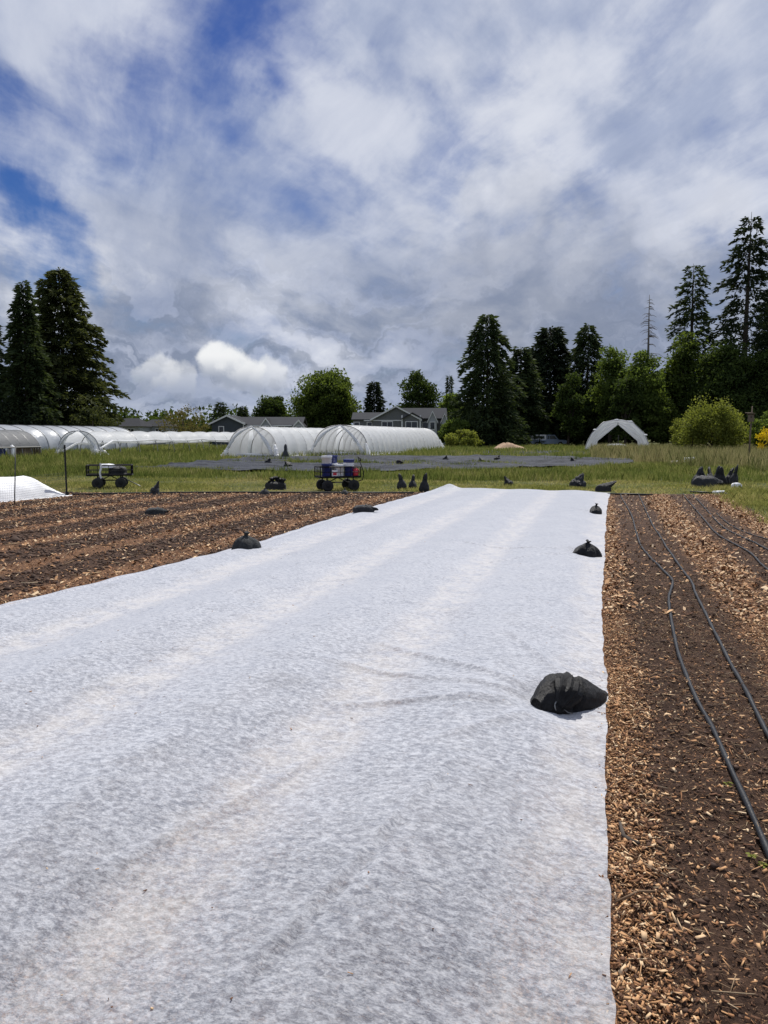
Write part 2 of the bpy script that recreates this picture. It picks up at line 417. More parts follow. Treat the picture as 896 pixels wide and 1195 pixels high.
def make_world():
    w = bpy.data.worlds.new('World'); SC.world = w; w.use_nodes = True
    nt = w.node_tree; nt.nodes.clear(); t = NT(nt)
    out = nt.nodes.new('ShaderNodeOutputWorld')
    STR = .1
    sky = t.n('ShaderNodeTexSky', sky_type='NISHITA', sun_disc=False, sun_elevation=SUN_EL, sun_rotation=SUN_AZ, air_density=1.0, dust_density=.6, ozone_density=2.0)
    blue = t.mix(1.0, sky.outputs[0], sky.outputs[0])
    hs = t.n('ShaderNodeHueSaturation', ins={'Hue': .522, 'Saturation': 1.5, 'Value': .62, 'Color': sky.outputs[0]})
    blue = hs.outputs[0]
    d = t.vm('NORMALIZE', t.n('ShaderNodeTexCoord').outputs['Generated'])
    z = t.m('MAXIMUM', t.n('ShaderNodeSeparateXYZ', ins={0: d}).outputs[2], 0.0)
    # cloud sheet: view direction met with a flat layer
    uv = t.vm('SCALE', d, scale=t.m('DIVIDE', 1.0, t.m('ADD', z, .22)))
    uv = t.vm('MULTIPLY', uv, (1, 1, .0))
    mp = t.n('ShaderNodeMapping', ins={'Vector': uv, 'Rotation': (0, 0, R(35)), 'Scale': (1.25, .8, 1), 'Location': (3.1, 1.7, 0)}).outputs[0]
    wp = t.vm('SCALE', t.vm('SUBTRACT', t.noise(mp, 1.1, 3, .5, color=True), (.5, .5, .5)), scale=.30)
    q = t.vm('ADD', mp, wp)
    n1 = t.noise(q, 1.5, 9, .58)
    n2 = t.noise(q, 3.0, 8, .56)
    n3 = t.noise(t.vm('ADD', mp, (7, 3, 0)), .9, 4, .55)
    # openings of blue
    dw = t.vm('NORMALIZE', t.vm('ADD', d, t.vm('SCALE', t.vm('SUBTRACT', t.noise(d, 4.5, 6, .6, color=True), (.5, .5, .5)), scale=.40)))
    hole = None
    for (x, y, r, s) in ((205, 45, 9, .20), (335, 40, 7, .17), (25, 170, 8, .20), (-5, 290, 6, .26), (170, 120, 19, .08), (690, 245, 6, .2), (560, 170, 7, .13), (760, 10, 7, .13), (860, 180, 5, .1), (430, 175, 8, .0)):
        k = t.step(t.vm('DOT_PRODUCT', dw, pdir(x, y)), math.cos(R(r)), 1.0, 0, s)
        hole = k if hole is None else t.m('ADD', hole, k)
    dens = t.m('SUBTRACT', t.m('ADD', t.m('MULTIPLY', n1, .75), t.m('MULTIPLY', n2, .25)), hole)
    st_ = t.noise(t.vm('MULTIPLY', q, (.9, 3.2, 1)), 2.6, 7, .62)
    dens = t.m('ADD', dens, t.m('MULTIPLY', t.m('SUBTRACT', st_, .5), .32))
    cover = t.step(dens, .0, .46)
    # brightness of the cloud sheet
    lum = t.m('ADD', t.m('ADD', t.m('MULTIPLY', t.step(n2, .3, .7), .34), t.m('MULTIPLY', t.step(n3, .32, .68), .42)), t.m('MULTIPLY', t.step(st_, .3, .7), .24))
    cloud = t.ramp(lum, [(0, (.25, .305, .455)), (.45, (.37, .425, .575)), (.75, (.52, .565, .69)), (1, (.76, .79, .86))])
    # grey band of thick cloud low over the horizon
    bn = t.noise(t.vm('MULTIPLY', dw, (1.4, 1.4, 9)), 3.2, 7, .6, .4)
    band = t.m('MULTIPLY', t.step(z, .30, .10), t.step(bn, .38, .62))
    cloud = t.mix(t.m('MULTIPLY', band, .9), cloud, c4((.20, .245, .345)))
    low = t.m('MULTIPLY', t.step(z, .14, .03), t.step(bn, .62, .4))
    cloud = t.mix(t.m('MULTIPLY', low, .6), cloud, c4((.42, .475, .60)))
    # bright breaks
    for (x, y, r, s) in ((330, 370, 9, .35), (560, 330, 10, .4), (60, 20, 9, .35), (480, 120, 12, .35), (700, 90, 14, .4), (10, 340, 6, .6), (845, 265, 6, .4)):
        k = t.step(t.vm('DOT_PRODUCT', dw, pdir(x, y)), math.cos(R(r)), 1.0, 0, s)
        cloud = t.mix(t.m('MULTIPLY', k, t.step(n2, .35, .6)), cloud, c4((.8, .81, .85)))
    for (x, y, r, s) in ((640, 405, 12, .4), (790, 375, 11, .4), (500, 400, 10, .3), (180, 390, 10, .35)):
        k = t.step(t.vm('DOT_PRODUCT', dw, pdir(x, y)), math.cos(R(r)), 1.0, 0, s)
        cloud = t.mix(k, cloud, c4((.20, .235, .325)))
    # cumulus heads
    dp = t.vm('NORMALIZE', t.vm('ADD', d, t.vm('SCALE', t.vm('SUBTRACT', t.noise(d, 22, 6, .55, color=True), (.5, .5, .5)), scale=.065)))
    for (x, y, r, s) in ((262, 428, 2.1, 1.), (285, 438, 1.8, .85), (312, 441, 2.0, .6), (178, 438, 1.6, .5), (205, 448, 1.6, .35)):
        k = t.step(t.vm('DOT_PRODUCT', dp, pdir(x, y)), math.cos(R(r)), math.cos(R(r * .62)), 0, s)
        top = t.step(z, zat(y + 16, 1) - EYE, zat(y - 12, 1) - EYE)
        cloud = t.mix(k, cloud, t.mix(top, c4((.34, .38, .47)), c4((.84, .85, .86))))
    sc = t.vm('SCALE', cloud, scale=1.0 / STR)
    col = t.mix(cover, blue, sc)
    bg = t.n('ShaderNodeBackground', ins={'Color': col, 'Strength': STR})
    t.set(out.inputs['Surface'], bg.outputs[0])
make_world()

SC.view_settings.view_transform = 'Standard'; SC.view_settings.look = 'None'
SC.view_settings.exposure = 0.08; SC.view_settings.gamma = 1; SC.view_settings.use_curve_mapping = False
SC.cycles.transparent_max_bounces = 16; SC.cycles.max_bounces = 8

# ------------------------------------------------------------------ the ground
S_ = 1500
tag(MB().add([(-S_, -S_, 0), (S_, -S_, 0), (S_, S_, 0), (-S_, S_, 0)], [(0, 1, 2, 3)]).build('ground', M['meadow']), kind='structure')
def field_end(x): return np.interp(x, [-40, -13.5, -5, 0, 3.1], [16.0, 17.9, 20.7, 21.3, 22.3])
FR = 3.05                                                   # right edge of the field
xs = np.concatenate([np.linspace(-40, -6, 60), np.linspace(-5.8, FR, 60)])
vv = []
for k in range(14):
    q = k / 13
    ye = field_end(xs) + .18 * fbm(xs * 1.7, xs * 0 + 3, 3)
    vv.append(np.stack([xs + (.12 * fbm(np.full_like(xs, q * 19), xs * 0 + 9., 3) if k else 0) * (xs > 2.9), -4 + q * (ye + 4), np.full_like(xs, .004)], -1))
vv = np.array(vv).reshape(-1, 3)
tag(arr('field_soil', vv, gridfaces(14, len(xs)), M['soil']), kind='structure')

# tilled strip with real relief
def soil_z(x, y):
    a = path_amount(x, y)
    z = .022 + .016 * fbm(x * 2.4, y * 2.4, 3) + .018 * fbm(x * 11, y * 11, 4, .6) + .012 * fbm(x * 34, y * 34, 2)
    z += .012 * (1 - a)
    edge = np.clip((x + .08) / .25, 0, 1) * np.clip((FR - .02 - x) / .3, 0, 1) * np.clip((13.8 - y) / 1.5, 0, 1)
    return .007 + np.clip(z, .0, 1) * edge
ys = np.concatenate([np.linspace(-1, 1.4, 20), np.arange(1.42, 6.5, .014), np.arange(6.5, 14, .03)])
xs = np.arange(-.1, FR, .014)
X, Y = np.meshgrid(xs, ys)
Z = soil_z(X, Y)
tag(arr('tilled_soil', np.stack([X, Y, Z], -1).reshape(-1, 3), gridfaces(len(ys), len(xs)), M['soil'], smooth=True), kind='structure')

# ------------------------------------------------------------------ chips, clods, straw
def chip_mesh(P, L, W, T, rng, tilt=.5):
    n = len(P)
    a = rng.random(n) * 2 * np.pi; e = rng.normal(0, tilt, n); b = rng.normal(0, tilt, n)
    ux = np.stack([np.cos(a) * np.cos(e), np.sin(a) * np.cos(e), np.sin(e)], -1)
    sd_ = np.stack([-np.sin(a), np.cos(a), 0 * a], -1)
    uz = np.cross(ux, sd_); uy = sd_ * np.cos(b)[:, None] + uz * np.sin(b)[:, None]; uz = np.cross(ux, uy)
    V = []
    tp = .55 + .45 * rng.random((n, 4))
    for kz in (-.5, .5):
        for i, (sx, sy) in enumerate(((-.5, -.5), (.5, -.5), (.5, .5), (-.5, .5))):
            V.append(P + ux * (sx * L * tp[:, i])[:, None] + uy * (sy * W * tp[:, (i + 1) % 4])[:, None] + uz * (kz * T)[:, None])
    V = np.stack(V, 1).reshape(-1, 3)
    f = np.array([(3, 2, 1, 0), (4, 5, 6, 7), (0, 1, 5, 4), (1, 2, 6, 5), (2, 3, 7, 6), (3, 0, 4, 7)])
    Fc = (np.arange(n)[:, None, None] * 8 + f[None]).reshape(-1, 4)
    return V, Fc

def quad_chips(P, L, W, rng, tilt=.45):
    n = len(P)
    a = rng.random(n) * 2 * np.pi; e = rng.normal(0, tilt, n); b = rng.normal(0, tilt, n)
    ux = np.stack([np.cos(a) * np.cos(e), np.sin(a) * np.cos(e), np.sin(e)], -1)
    uy = np.stack([-np.sin(a) * np.cos(b), np.cos(a) * np.cos(b), np.sin(b)], -1)
    hx = ux * (L * .5)[:, None]; hy = uy * (W * .5)[:, None]
    V = np.stack([P - hx - hy, P + hx - hy * .7, P + hx + hy, P - hx + hy * .6], 1).reshape(-1, 3)
    return V, np.arange(n * 4).reshape(-1, 4)

def scatter(x0, x1, y0, y1, n, fn, rng):
    x = rng.uniform(x0, x1, n); y = rng.uniform(y0, y1, n)
    k = rng.random(n) < fn(x, y)
    return x[k], y[k]

rng = np.random.default_rng(21)
def cover_edge(y): return np.interp(y, [-3, 2, 3.6, 4.9, 6.8, 11, 16, 19, 21.3], [.05, .06, .04, .05, .01, .03, .06, .09, .16]) + .020 * fbm(y * 2.0, y * 0 + 1, 3) + .008 * fbm(y * 8.5, y * 0 + 4, 2)
def chipfn(lo): return lambda x, y: np.clip(lo + (1 - lo) * path_amount(x, y) ** 1.3 * (.55 + .9 * np.clip(fbm(x * 2.3, y * 2.3, 3) + .35, 0, 1)), 0, 1) * (y < field_end(x) - .1)
Vs = []; Fs = []; off = 0
# near boxes
x, y = scatter(.0, FR, 1.3, 7.0, 80000, chipfn(.10), rng)
xb, yb = scatter(.0, .75, 1.5, 5.2, 46000, chipfn(.05), rng); x = np.concatenate([x, xb]); y = np.concatenate([y, yb])
k = (x > cover_edge(y) + .012) | (rng.random(len(x)) < .03); x = x[k]; y = y[k]
n = len(x); L = rng.lognormal(math.log(.0175), .45, n).clip(.006, .042); W = L * rng.uniform(.16, .55, n); T = rng.uniform(.0008, .0022, n); lg = rng.random(n) < .05; L[lg] = rng.uniform(.035, .085, lg.sum()); W[lg] = rng.uniform(.003, .009, lg.sum())
P = np.stack([x, y, soil_z(x, y) + .003 + rng.random(n) ** 2 * .014], -1)
V, Fc = chip_mesh(P, L, W, T, rng, .36); Vs.append(V); Fs.append(Fc)
off = len(V)
x, y = scatter(.0, FR, 6.8, 22.3, 75000, chipfn(.08), rng)
k = (x > cover_edge(y) + .015) | (rng.random(len(x)) < .02); x = x[k]; y = y[k]
n = len(x); L = rng.lognormal(math.log(.028), .4, n); W = L * rng.uniform(.35, .75, n)
P = np.stack([x, y, soil_z(x, y) + .006 + rng.random(n) * .012], -1)
V, Fc = quad_chips(P, L, W, rng); Vs.append(V); Fs.append(Fc + off); off += len(V)
x, y = scatter(-20, -4.6, 3.5, 21, 400000, lambda x, y: chipfn(.26)(x, y) * (.25 + .75 * np.clip(fbm(x * .8, y * .25, 3) + .5, 0, 1)), rng)
k = (y < field_end(x)) & (x < -5.0 + .3 * (y > 9)) & (rng.random(len(x)) < .62); x = x[k]; y = y[k]
n = len(x); L = rng.lognormal(math.log(.027), .45, n).clip(.01, .07); W = L * rng.uniform(.3, .7, n)
P = np.stack([x, y, .01 + rng.random(n) * .018], -1)
V, Fc = quad_chips(P, L, W, rng); Vs.append(V); Fs.append(Fc + off)
tag(arr('wood_chips', np.concatenate(Vs), np.concatenate(Fs), M['chip']),
    'tan and brown wood chips strewn in strips along the paths between the soil beds', 'wood chips', kind='stuff')

# clods of soil
def clods(x, y, z, s, rng):
    n = len(x)
    base = np.array([(1, 0, 0), (-1, 0, 0), (0, 1, 0), (0, -1, 0), (0, 0, 1), (0, 0, -1)], float)
    tri = np.array([(0, 2, 4), (2, 1, 4), (1, 3, 4), (3, 0, 4), (2, 0, 5), (1, 2, 5), (3, 1, 5), (0, 3, 5)])
    V = base[None] * (s[:, None, None] * rng.uniform(.5, 1.1, (n, 6, 1)))
    a = rng.random(n) * 6.3; c, sn = np.cos(a)[:, None], np.sin(a)[:, None]
    V = np.stack([V[..., 0] * c - V[..., 1] * sn, V[..., 0] * sn + V[..., 1] * c, V[..., 2] * .7], -1)
    V += np.stack([x, y, z], -1)[:, None]
    return V.reshape(-1, 3), (np.arange(n)[:, None, None] * 6 + tri[None]).reshape(-1, 3)
x, y = scatter(.02, FR, 1.3, 9.5, 34000, lambda x, y: .9 - .75 * path_amount(x, y), rng)
s = rng.lognormal(math.log(.0065), .5, len(x))
x2, y2 = scatter(-16, -5.0, 4, 20, 50000, lambda x, y: (.9 - .8 * path_amount(x, y)) * (y < field_end(x)), rng)
s2 = rng.lognormal(math.log(.02), .5, len(x2))
V, Fc = clods(np.concatenate([x, x2]), np.concatenate([y, y2]), np.concatenate([soil_z(x, y), .008 + 0 * x2]), np.concatenate([s, s2]), rng)
tag(arr('soil_clods', V, Fc, M['clod']), 'dark brown crumbs and clods of soil on the planting beds', 'soil', kind='stuff')

# straw and twigs
x, y = scatter(.08, FR, 1.4, 9, 15000, lambda x, y: 1 + 0 * x, rng)
n = len(x); L = rng.lognormal(math.log(.032), .6, n); W = rng.uniform(.001, .0032, n)
V1, F1 = chip_mesh(np.stack([x, y, soil_z(x, y) + .006], -1), L, W, W, rng, .18)
x, y = scatter(-14, -5.2, 4.5, 18, 700, lambda x, y: 1. * (y < field_end(x)), rng)
n = len(x); L = rng.uniform(.08, .3, n); W = rng.uniform(.005, .014, n)
V2, F2 = chip_mesh(np.stack([x, y, .018 + 0 * x], -1), L, W, W, rng, .1)
tag(arr('straw_bits', np.concatenate([V1, V2]), np.concatenate([F1, F2 + len(V1)]), M['straw']),
    'pale straw stalks and splinters lying on the soil', 'straw', kind='stuff')

# ------------------------------------------------------------------ row cover
def cover_left(y): return np.interp(y, [-3, 5.5, 7.2, 9.9, 12.5, 16, 22], [-5.5, -5.3, -5.1, -4.84, -4.91, -4.86, -4.66])
cover_right = cover_edge
ny, nx = 760, 190
q = np.linspace(0, 1, ny) ** 1.25
Yb = -3 + q * 24.4
T_ = np.linspace(0, 1, nx)
V = []
Yg = Yb[:, None] + 0 * T_[None]
end_add = np.interp(T_, [0, .05, .12, 1], [.55, .6, .45, .0])
Yg = Yg + end_add[None] * (q[:, None] ** 3)
Xg = cover_left(Yb)[:, None] * (1 - T_)[None] + cover_right(Yb)[:, None] * T_[None]
dpath = np.abs(((Xg - X0 + PER / 2) % PER) - PER / 2) / (PER / 2)
edge = np.minimum(np.clip((Xg - cover_left(Yb)[:, None]) / .35, 0, 1), np.clip((cover_right(Yb)[:, None] - Xg) / .3, 0, 1))
edge = edge * edge * (3 - 2 * edge)
nearw = np.clip((21 - Yg) / 5, .3, 1)
Zg = .030 + .008 * (1 - edge) * fbm(Yg * 5, Xg * 0, 3) + edge * (.012 + .055 * nearw * np.clip(dpath * 1.3 - .25, 0, 1) ** .8 + .019 * nearw * (fbm(Xg * .9, Yg * .5, 3) + .6) + .006 * fbm(Xg * 5, Yg * 3, 3))
# drawn wrinkles round the near bag and long tension folds
def fold(x0, y0, x1, y1, w, h):
    global Zg
    dx, dy = x1 - x0, y1 - y0; L2 = dx * dx + dy * dy
    t = np.clip(((Xg - x0) * dx + (Yg - y0) * dy) / L2, 0, 1)
    dd = np.hypot(Xg - x0 - t * dx, Yg - y0 - t * dy) + .012 * fbm(Xg * 6, Yg * 6, 2)
    Zg = Zg + h * np.exp(-(dd / w) ** 2) * np.sin(np.pi * np.clip(t, .06, 1)) ** .5 * edge
for f in ((-.3, 4.45, -1.6, 5.3, .035, .022), (-.34, 4.38, -1.9, 4.75, .03, .02), (-.3, 4.3, -1.5, 4.0, .035, .022), (-.25, 4.25, -.8, 3.5, .04, .013), (-.1, 4.25, -.9, 4.1, .02, .014),
          (-.12, 4.6, -.7, 5.8, .035, .02), (-.95, 1.7, -.62, 3.4, .012, .012), (-.92, 1.6, -.60, 3.3, .010, -.012), (-.42, 1.9, -.3, 4.0, .02, .012), (-.2, 10.1, -2.3, 10.6, .03, .018), (-.2, 10.1, -1.5, 9.0, .03, .015),
          (-.12, 1.6, -.05, 4, .015, .012), (-1.7, 2.0, -1.2, 3.6, .03, .012)):
    fold(*f)
# weight of the bags pressing the sheet
for (bx, by, br) in ((-.17, 4.38, .28), (-.2, 10.25, .26), (-.17, 15.85, .26)):
    Zg = Zg * (1 - .75 * np.exp(-(np.hypot(Xg - bx, Yg - by) / br) ** 4)) + .012 * np.exp(-(np.hypot(Xg - bx, Yg - by) / br) ** 4)
# lifted corner at the far end
Zg = Zg + 0.10 * np.exp(-((Xg + 4.4) / .22) ** 2 - ((Yg - 21.9) / .3) ** 2) + .03 * np.clip((Yg - 20.6) / .8, 0, 1) * (.6 + .5 * fbm(Xg * 1.2, Yg * 0, 2)) 
rc = arr('row_cover', np.stack([Xg, Yg, Zg], -1).reshape(-1, 3), gridfaces(ny, nx), M['cover'], smooth=True)
nl = 170; lx = RNG.uniform(-4.5, -.05, nl); ly = 1.6 + 9 * RNG.random(nl) ** 1.6
iy = np.clip(np.searchsorted(Yb, ly), 0, ny - 1); ix = np.clip(((lx - cover_left(ly)) / (cover_right(ly) - cover_left(ly)) * (nx - 1)).round().astype(int), 0, nx - 1)
V, Fc = chip_mesh(np.stack([lx, ly, Zg[iy, ix] + .005], -1), RNG.lognormal(math.log(.009), .6, nl), RNG.uniform(.002, .007, nl), RNG.uniform(.001, .003, nl), RNG, .25)
tag(arr('litter', V, Fc, M['chip']), 'few stray chips and soil crumbs scattered on top of the white row cover', 'litter', kind='stuff')
tag(rc, 'long white fabric row cover spread flat over the planting beds', 'row cover')
# doubled hem along the left edge
hm = MB(); yy = np.linspace(-3, 21.5, 160)
rows = [[(cover_left(v) - .03 + k * .05 + .01 * math.sin(v * 5 + k), v, .036 + .02 * math.sin(math.pi * k / 3) + .006 * math.sin(v * 9 + k)) for k in range(4)] for v in yy]
hm.grid(rows).build('hem', M['cover'], rc, smooth=True)

# ------------------------------------------------------------------ drip lines
def drip(pts, label, r=.014):
    P = [G(x, y) for x, y in pts]
    out = []
    for i in range(len(P) - 1):
        p0 = P[max(i - 1, 0)]; p1 = P[i]; p2 = P[i + 1]; p3 = P[min(i + 2, len(P) - 1)]
        st = max(4, int((p2 - p1).length / .06))
        for k in range(st):
            u = k / st
            a = .5 * ((2 * p1) + (p2 - p0) * u + (2 * p0 - 5 * p1 + 4 * p2 - p3) * u * u + (-p0 + 3 * p1 - 3 * p2 + p3) * u ** 3)
            out.append(a)
    out.append(P[-1])
    zz = soil_z(np.array([a.x for a in out]), np.array([a.y for a in out]))
    zs = np.convolve(np.pad(zz, 4, mode='edge'), np.ones(9) / 9, 'valid')
    for a, z in zip(out, zs): a.z = float(z) + r * .8
    # flattened tape: elliptical section
    o = MB().tube(out, [r * (1 + .12 * math.sin(i * .9)) for i in range(len(out))], 8).build('drip_line', M['drip'], smooth=True)
    tag(o, label, 'hose', 'black drip lines on the bare beds')
drip([(724, 577), (726, 583), (737, 603), (746, 637), (769, 666), (784, 683), (780, 706), (787, 754), (796, 786), (811, 823), (829, 857), (848, 902), (875, 962), (896, 1012), (925, 1085)],
     'black drip hose nearest the white row cover, kinked halfway along')
drip([(744, 577), (746, 580), (759, 609), (774, 637), (803, 680), (811, 697), (826, 729), (846, 771), (866, 809), (886, 849), (912, 900), (950, 985)],
     'black drip hose second from the white row cover')
drip([(797, 577), (801, 583), (823, 609), (840, 629), (874, 649), (894, 669), (930, 705)],
     'thin black drip hose third from the white row cover, on the farther bed', .0135)
drip([(808, 578), (820, 591), (840, 613), (866, 631), (896, 646), (935, 668)],
     'thin black drip hose farthest from the white row cover', .0135)
drip([(836, 600), (850, 612), (872, 624), (900, 634)], 'short black drip hose lying at the far right of the soil', .010)

# header pipes
def header(pts, label, name='header_pipe', r=.024):
    P = [G(x, y, .03) for x, y in pts]
    root = MB().tube(P, r, 8).build(name, M['pipe'], smooth=True)
    return tag(root, label, 'pipe')
header([(84, 577), (130, 576), (190, 575), (250, 574.5), (330, 574.5), (400, 575), (483, 575)], 'long black irrigation pipe along the grass edge left of the row cover')
header([(709, 576.5), (730, 576.5), (762, 577.5)], 'short black irrigation pipe at the end of the drip hoses beside the row cover')
h = header([(805, 574), (818, 574.5), (832, 575)], 'black irrigation pipe with a white coupling by the heap of sandbags')
MB().tube([G(832, 575, .035), G(845, 574.5, .045)], .05, 10).build('coupling', M['white_plastic'], h, smooth=True)
MB().tube([G(843, 575, .03), G(849, 577, .03)], .03, 8).build('elbow', M['pipe'], h, smooth=True)

# ------------------------------------------------------------------ sandbags
def lump(L, W, Hh, seed, crease=.06, peak=0.0, nu=28, nv=14, pw=2.3, ex=.62, corner=0.0):
    """sagging filled sack; flat underneath"""
    u = np.linspace(0, 2 * np.pi, nu, endpoint=False); v = np.linspace(0, 1, nv)
    U, Vv = np.meshgrid(u, v)
    r = np.sin(np.clip(Vv, 0, 1) * np.pi / 2) ** .75
    ang = 1 + crease * np.sin(U * 5 + seed) * (1 - Vv * .5) + crease * .8 * np.sin(U * 9 + seed * 2.1) * (1 - .6 * Vv)
    ang = ang + corner * np.abs(np.cos(U)) ** 6 * Vv
    nse = 1 + .22 * fbm(np.cos(U) * 1.3 + seed * 3.1 + Vv, np.sin(U) * 1.3 + seed * 1.7, 3)
    x = L / 2 * r * np.cos(U) * ang * nse; y = W / 2 * r * np.sin(U) * ang * nse
    z = Hh * ((1 - Vv ** pw) ** ex) * (1 + .10 * fbm(x * 14 + seed, y * 14, 3))
    z = z + peak * np.exp(-(r / .22) ** 2)
    P = np.stack([x, y, z], -1)
    vs = [tuple(p) for p in P.reshape(-1, 3)]; fs = []
    for i in range(nv - 1):
        for k in range(nu):
            k2 = (k + 1) % nu
            fs.append((i * nu + k, (i + 1) * nu + k, (i + 1) * nu + k2, i * nu + k2))
    m = MB().add(vs, fs); m.f.append(tuple(range((nv - 1) * nu, nv * nu)))
    return m

def neck(a, b, r0, r1, seed=0, n=14, flare=True):
    """pleated tied mouth of the sack, flaring past the tie"""
    a = Vector(a); b = Vector(b); m = MB(); pts = []; rad = []
    for i in range(9):
        t = i / 8
        pts.append(a.lerp(b, t)); rad.append(r1 * .5 + (r0 - r1 * .5) * (1 - t) ** 1.3 if not flare else r0 * (1 - t / .55) + r1 * .5 * t / .55 if t < .55 else r1 * (.5 + (t - .55) / .45 * .75))
    m.tube(pts, rad, n)
    rr = random.Random(seed)
    for i in range(len(m.v)):
        k = i % n; ring = i // n
        c = pts[ring]; p = Vector(m.v[i]); d = p - c
        m.v[i] = tuple(c + d * (1 + .30 * math.sin(k * 1.35 + seed) * (1 if ring > 3 else .4) + rr.uniform(-.2, .2)) + (b - a) * rr.uniform(-.12, .12) * (ring / 8))
    return m

def sandbag(p, kind, w, h, seed, label, mat='bag', rz=0., cat='sandbag', group=None, lean=(0, 0)):
    root = empty('sandbag', p, label, cat, group, rz)
    mt = M[mat]
    if kind == 'mound':
        lump(w * .92, w * .72, h * .84, seed, .11, h * .06, pw=1.25, ex=.85, corner=.16).build('sack', mt, root, True)
        neck((.0, -.0, h * .72), (.02 * w, -.01, h * 1.02), w * .12, w * .075, seed).build('tied_neck', mt, root, True)
    elif kind == 'flat':
        lump(w * .85, w * .6, h, seed, .05).build('sack', mt, root, True)
        neck((w * .08, 0, h * .5), (w * .56 + lean[0], lean[1], h * .45 + max(lean[0], 0) * 3), h * .62, h * .26, seed, flare=False).build('tied_neck', mt, root, True)
    elif kind == 'spike':
        lump(w, w * .75, h * .55, seed, .08).build('sack', mt, root, True)
        neck((0, 0, h * .25), (lean[0] * .8 * w, lean[1] * w, h), w * .42, w * .13, seed, flare=False).build('tied_neck', mt, root, True)
    elif kind == 'upright':
        m = MB(); n = 16; prof = [(.42, 0), (.53, .05), (.54, .18), (.49, .33), (.39, .46), (.28, .56), (.22, .66), (.22, .78), (.19, .9), (.09, 1.0)]
        rr = random.Random(seed); pts = [Vector((lean[0] * t * t * w, lean[1] * t * t * w, t * h)) for _, t in prof]
        m.tube(pts, [r * w for r, _ in prof], n)
        for i in range(len(m.v)):
            ring = i // n; c = pts[ring]; d = Vector(m.v[i]) - c
            s = 1 + (.22 if ring > 5 else .12) * math.sin((i % n) * 1.96 + seed) + rr.uniform(-.1, .1)
            dz = (.04 * h * math.cos((i % n) * .393 + seed)) * max(0, (ring - 6) / 3)
            m.v[i] = tuple(c + Vector((d.x * s, d.y * s * (.8 if ring < 6 else .6), d.z + dz)))
        cut = 6
        m.build('sack', mt, root, True)
        MB().tube([pts[6] - Vector((0, 0, .008)), pts[6] + Vector((0, 0, .008))], w * .2, 12).build('tie', M['black'], root, True)
    return root

# the big near bag
def near_bag():
    pa, pb = G(622, 831), G(705, 811); c0_ = (pa + pb) / 2; rzb = math.atan2(pb.y - pa.y, pb.x - pa.x)
    c0_ = c0_ + Vector((.005, -.065, 0))
    root = empty('sandbag', (c0_.x, c0_.y, .025), 'largest nearest black sandbag, lying on the row cover at its right edge', 'sandbag', 'black sandbags weighing down the row cover', rzb)
    nu, nv = 44, 26
    t = np.linspace(0, 1, nu); a = np.linspace(-.18, math.pi + .18, nv)
    T, A = np.meshgrid(t, a, indexing='ij')
    hgt = np.interp(T, [0, .03, .10, .22, .38, .5, .62, .8, .93, 1], [.035, .10, .15, .176, .184, .174, .142, .088, .046, .02])
    wid = np.interp(T, [0, .03, .10, .25, .45, .7, .88, 1], [.02, .07, .11, .135, .14, .125, .085, .02])
    k = np.ones(5) / 5
    for r in range(2):
        for Ar in (hgt, wid):
            Ar[:, :] = np.apply_along_axis(lambda q: np.convolve(np.pad(q, 2, mode='edge'), k, 'valid'), 0, Ar)
    nz = fbm(T * 5 + 3, A * 2.2, 4); fine = fbm(T * 18, A * 7, 3)
    rad = 1 + .12 * nz + .05 * fine + .03 * np.abs(fbm(T * 9 + A, A * 3, 3))
    # ridge seam and hollow beside it
    seam = .42 + .13 * (A - 1.2)
    rad = rad + .07 * np.exp(-((T - seam) / .028) ** 2) * np.clip(np.sin(A), 0, 1) - .16 * np.exp(-((T - seam - .075) / .045) ** 2) * np.clip(np.cos(A - .9), 0, 1)
    rad = rad + .075 * np.sin(A * 9 + T * 9) * np.exp(-((T - .28) / .12) ** 2)
    X_ = (T - .5) * ((pb - pa).length - .015) + .02 * np.sin(A) * (1 - T); Y_ = -wid * np.cos(A) * rad; Z_ = np.maximum(hgt * np.sin(A) * rad, 0) + .0
    vs = [tuple(p) for p in np.stack([X_, Y_, Z_], -1).reshape(-1, 3)]
    fs = [(i * nv + j, (i + 1) * nv + j, (i + 1) * nv + j + 1, i * nv + j + 1) for i in range(nu - 1) for j in range(nv - 1)]
    m = MB().add(vs, fs); m.f.append(tuple(range(nv - 1, -1, -1))); m.f.append(tuple((nu - 1) * nv + j for j in range(nv)))
    m.build('sack', M['bag'], root, True)
    # pleated mouth falling over the front to its knot
    m = MB(); n = 22; pts = []; rad_ = []
    kn = G(649, 839) - c0_; kn = Matrix.Rotation(-rzb, 3, 'Z') @ Vector((kn.x, kn.y, 0)); st0 = Vector((-.085, -.06, .13))
    path = [st0] + [st0.lerp(kn, q) + Vector((0, -.03 * math.sin(math.pi * q), 0)) for q in (.4, .72, .86, .95, 1.06)]
    for p_, z_ in zip(path[1:], (.105, .068, .048, .036, .034)): p_.z = z_
    rr = [.085, .075, .045, .026, .038, .032]
    m.tube(path, rr, n)
    r0 = random.Random(4)
    for i in range(len(m.v)):
        c = Vector(path[i // n]); d = Vector(m.v[i]) - c
        m.v[i] = tuple(c + d * (1 + .13 * (1 if i % 2 else -1) + r0.uniform(-.06, .06)))
    m.build('tied_neck', M['bag'], root, True)
    m = MB(); c0 = Vector(path[3])
    m.tube([c0 + Vector((math.cos(a) * .034, math.sin(a) * .012, math.sin(a) * .03)) for a in np.linspace(0, 6.28, 14)], .005, 6)
    m.tube([c0, c0 + Vector((.03, -.04, -.03)), c0 + Vector((.06, -.045, -.038))], .003, 5)
    m.build('tie_cord', M['steel'], root, True)
near_bag()
gb = 'black sandbags weighing down the row cover'
def on(x, y, z=.03): return G(x, y, z)
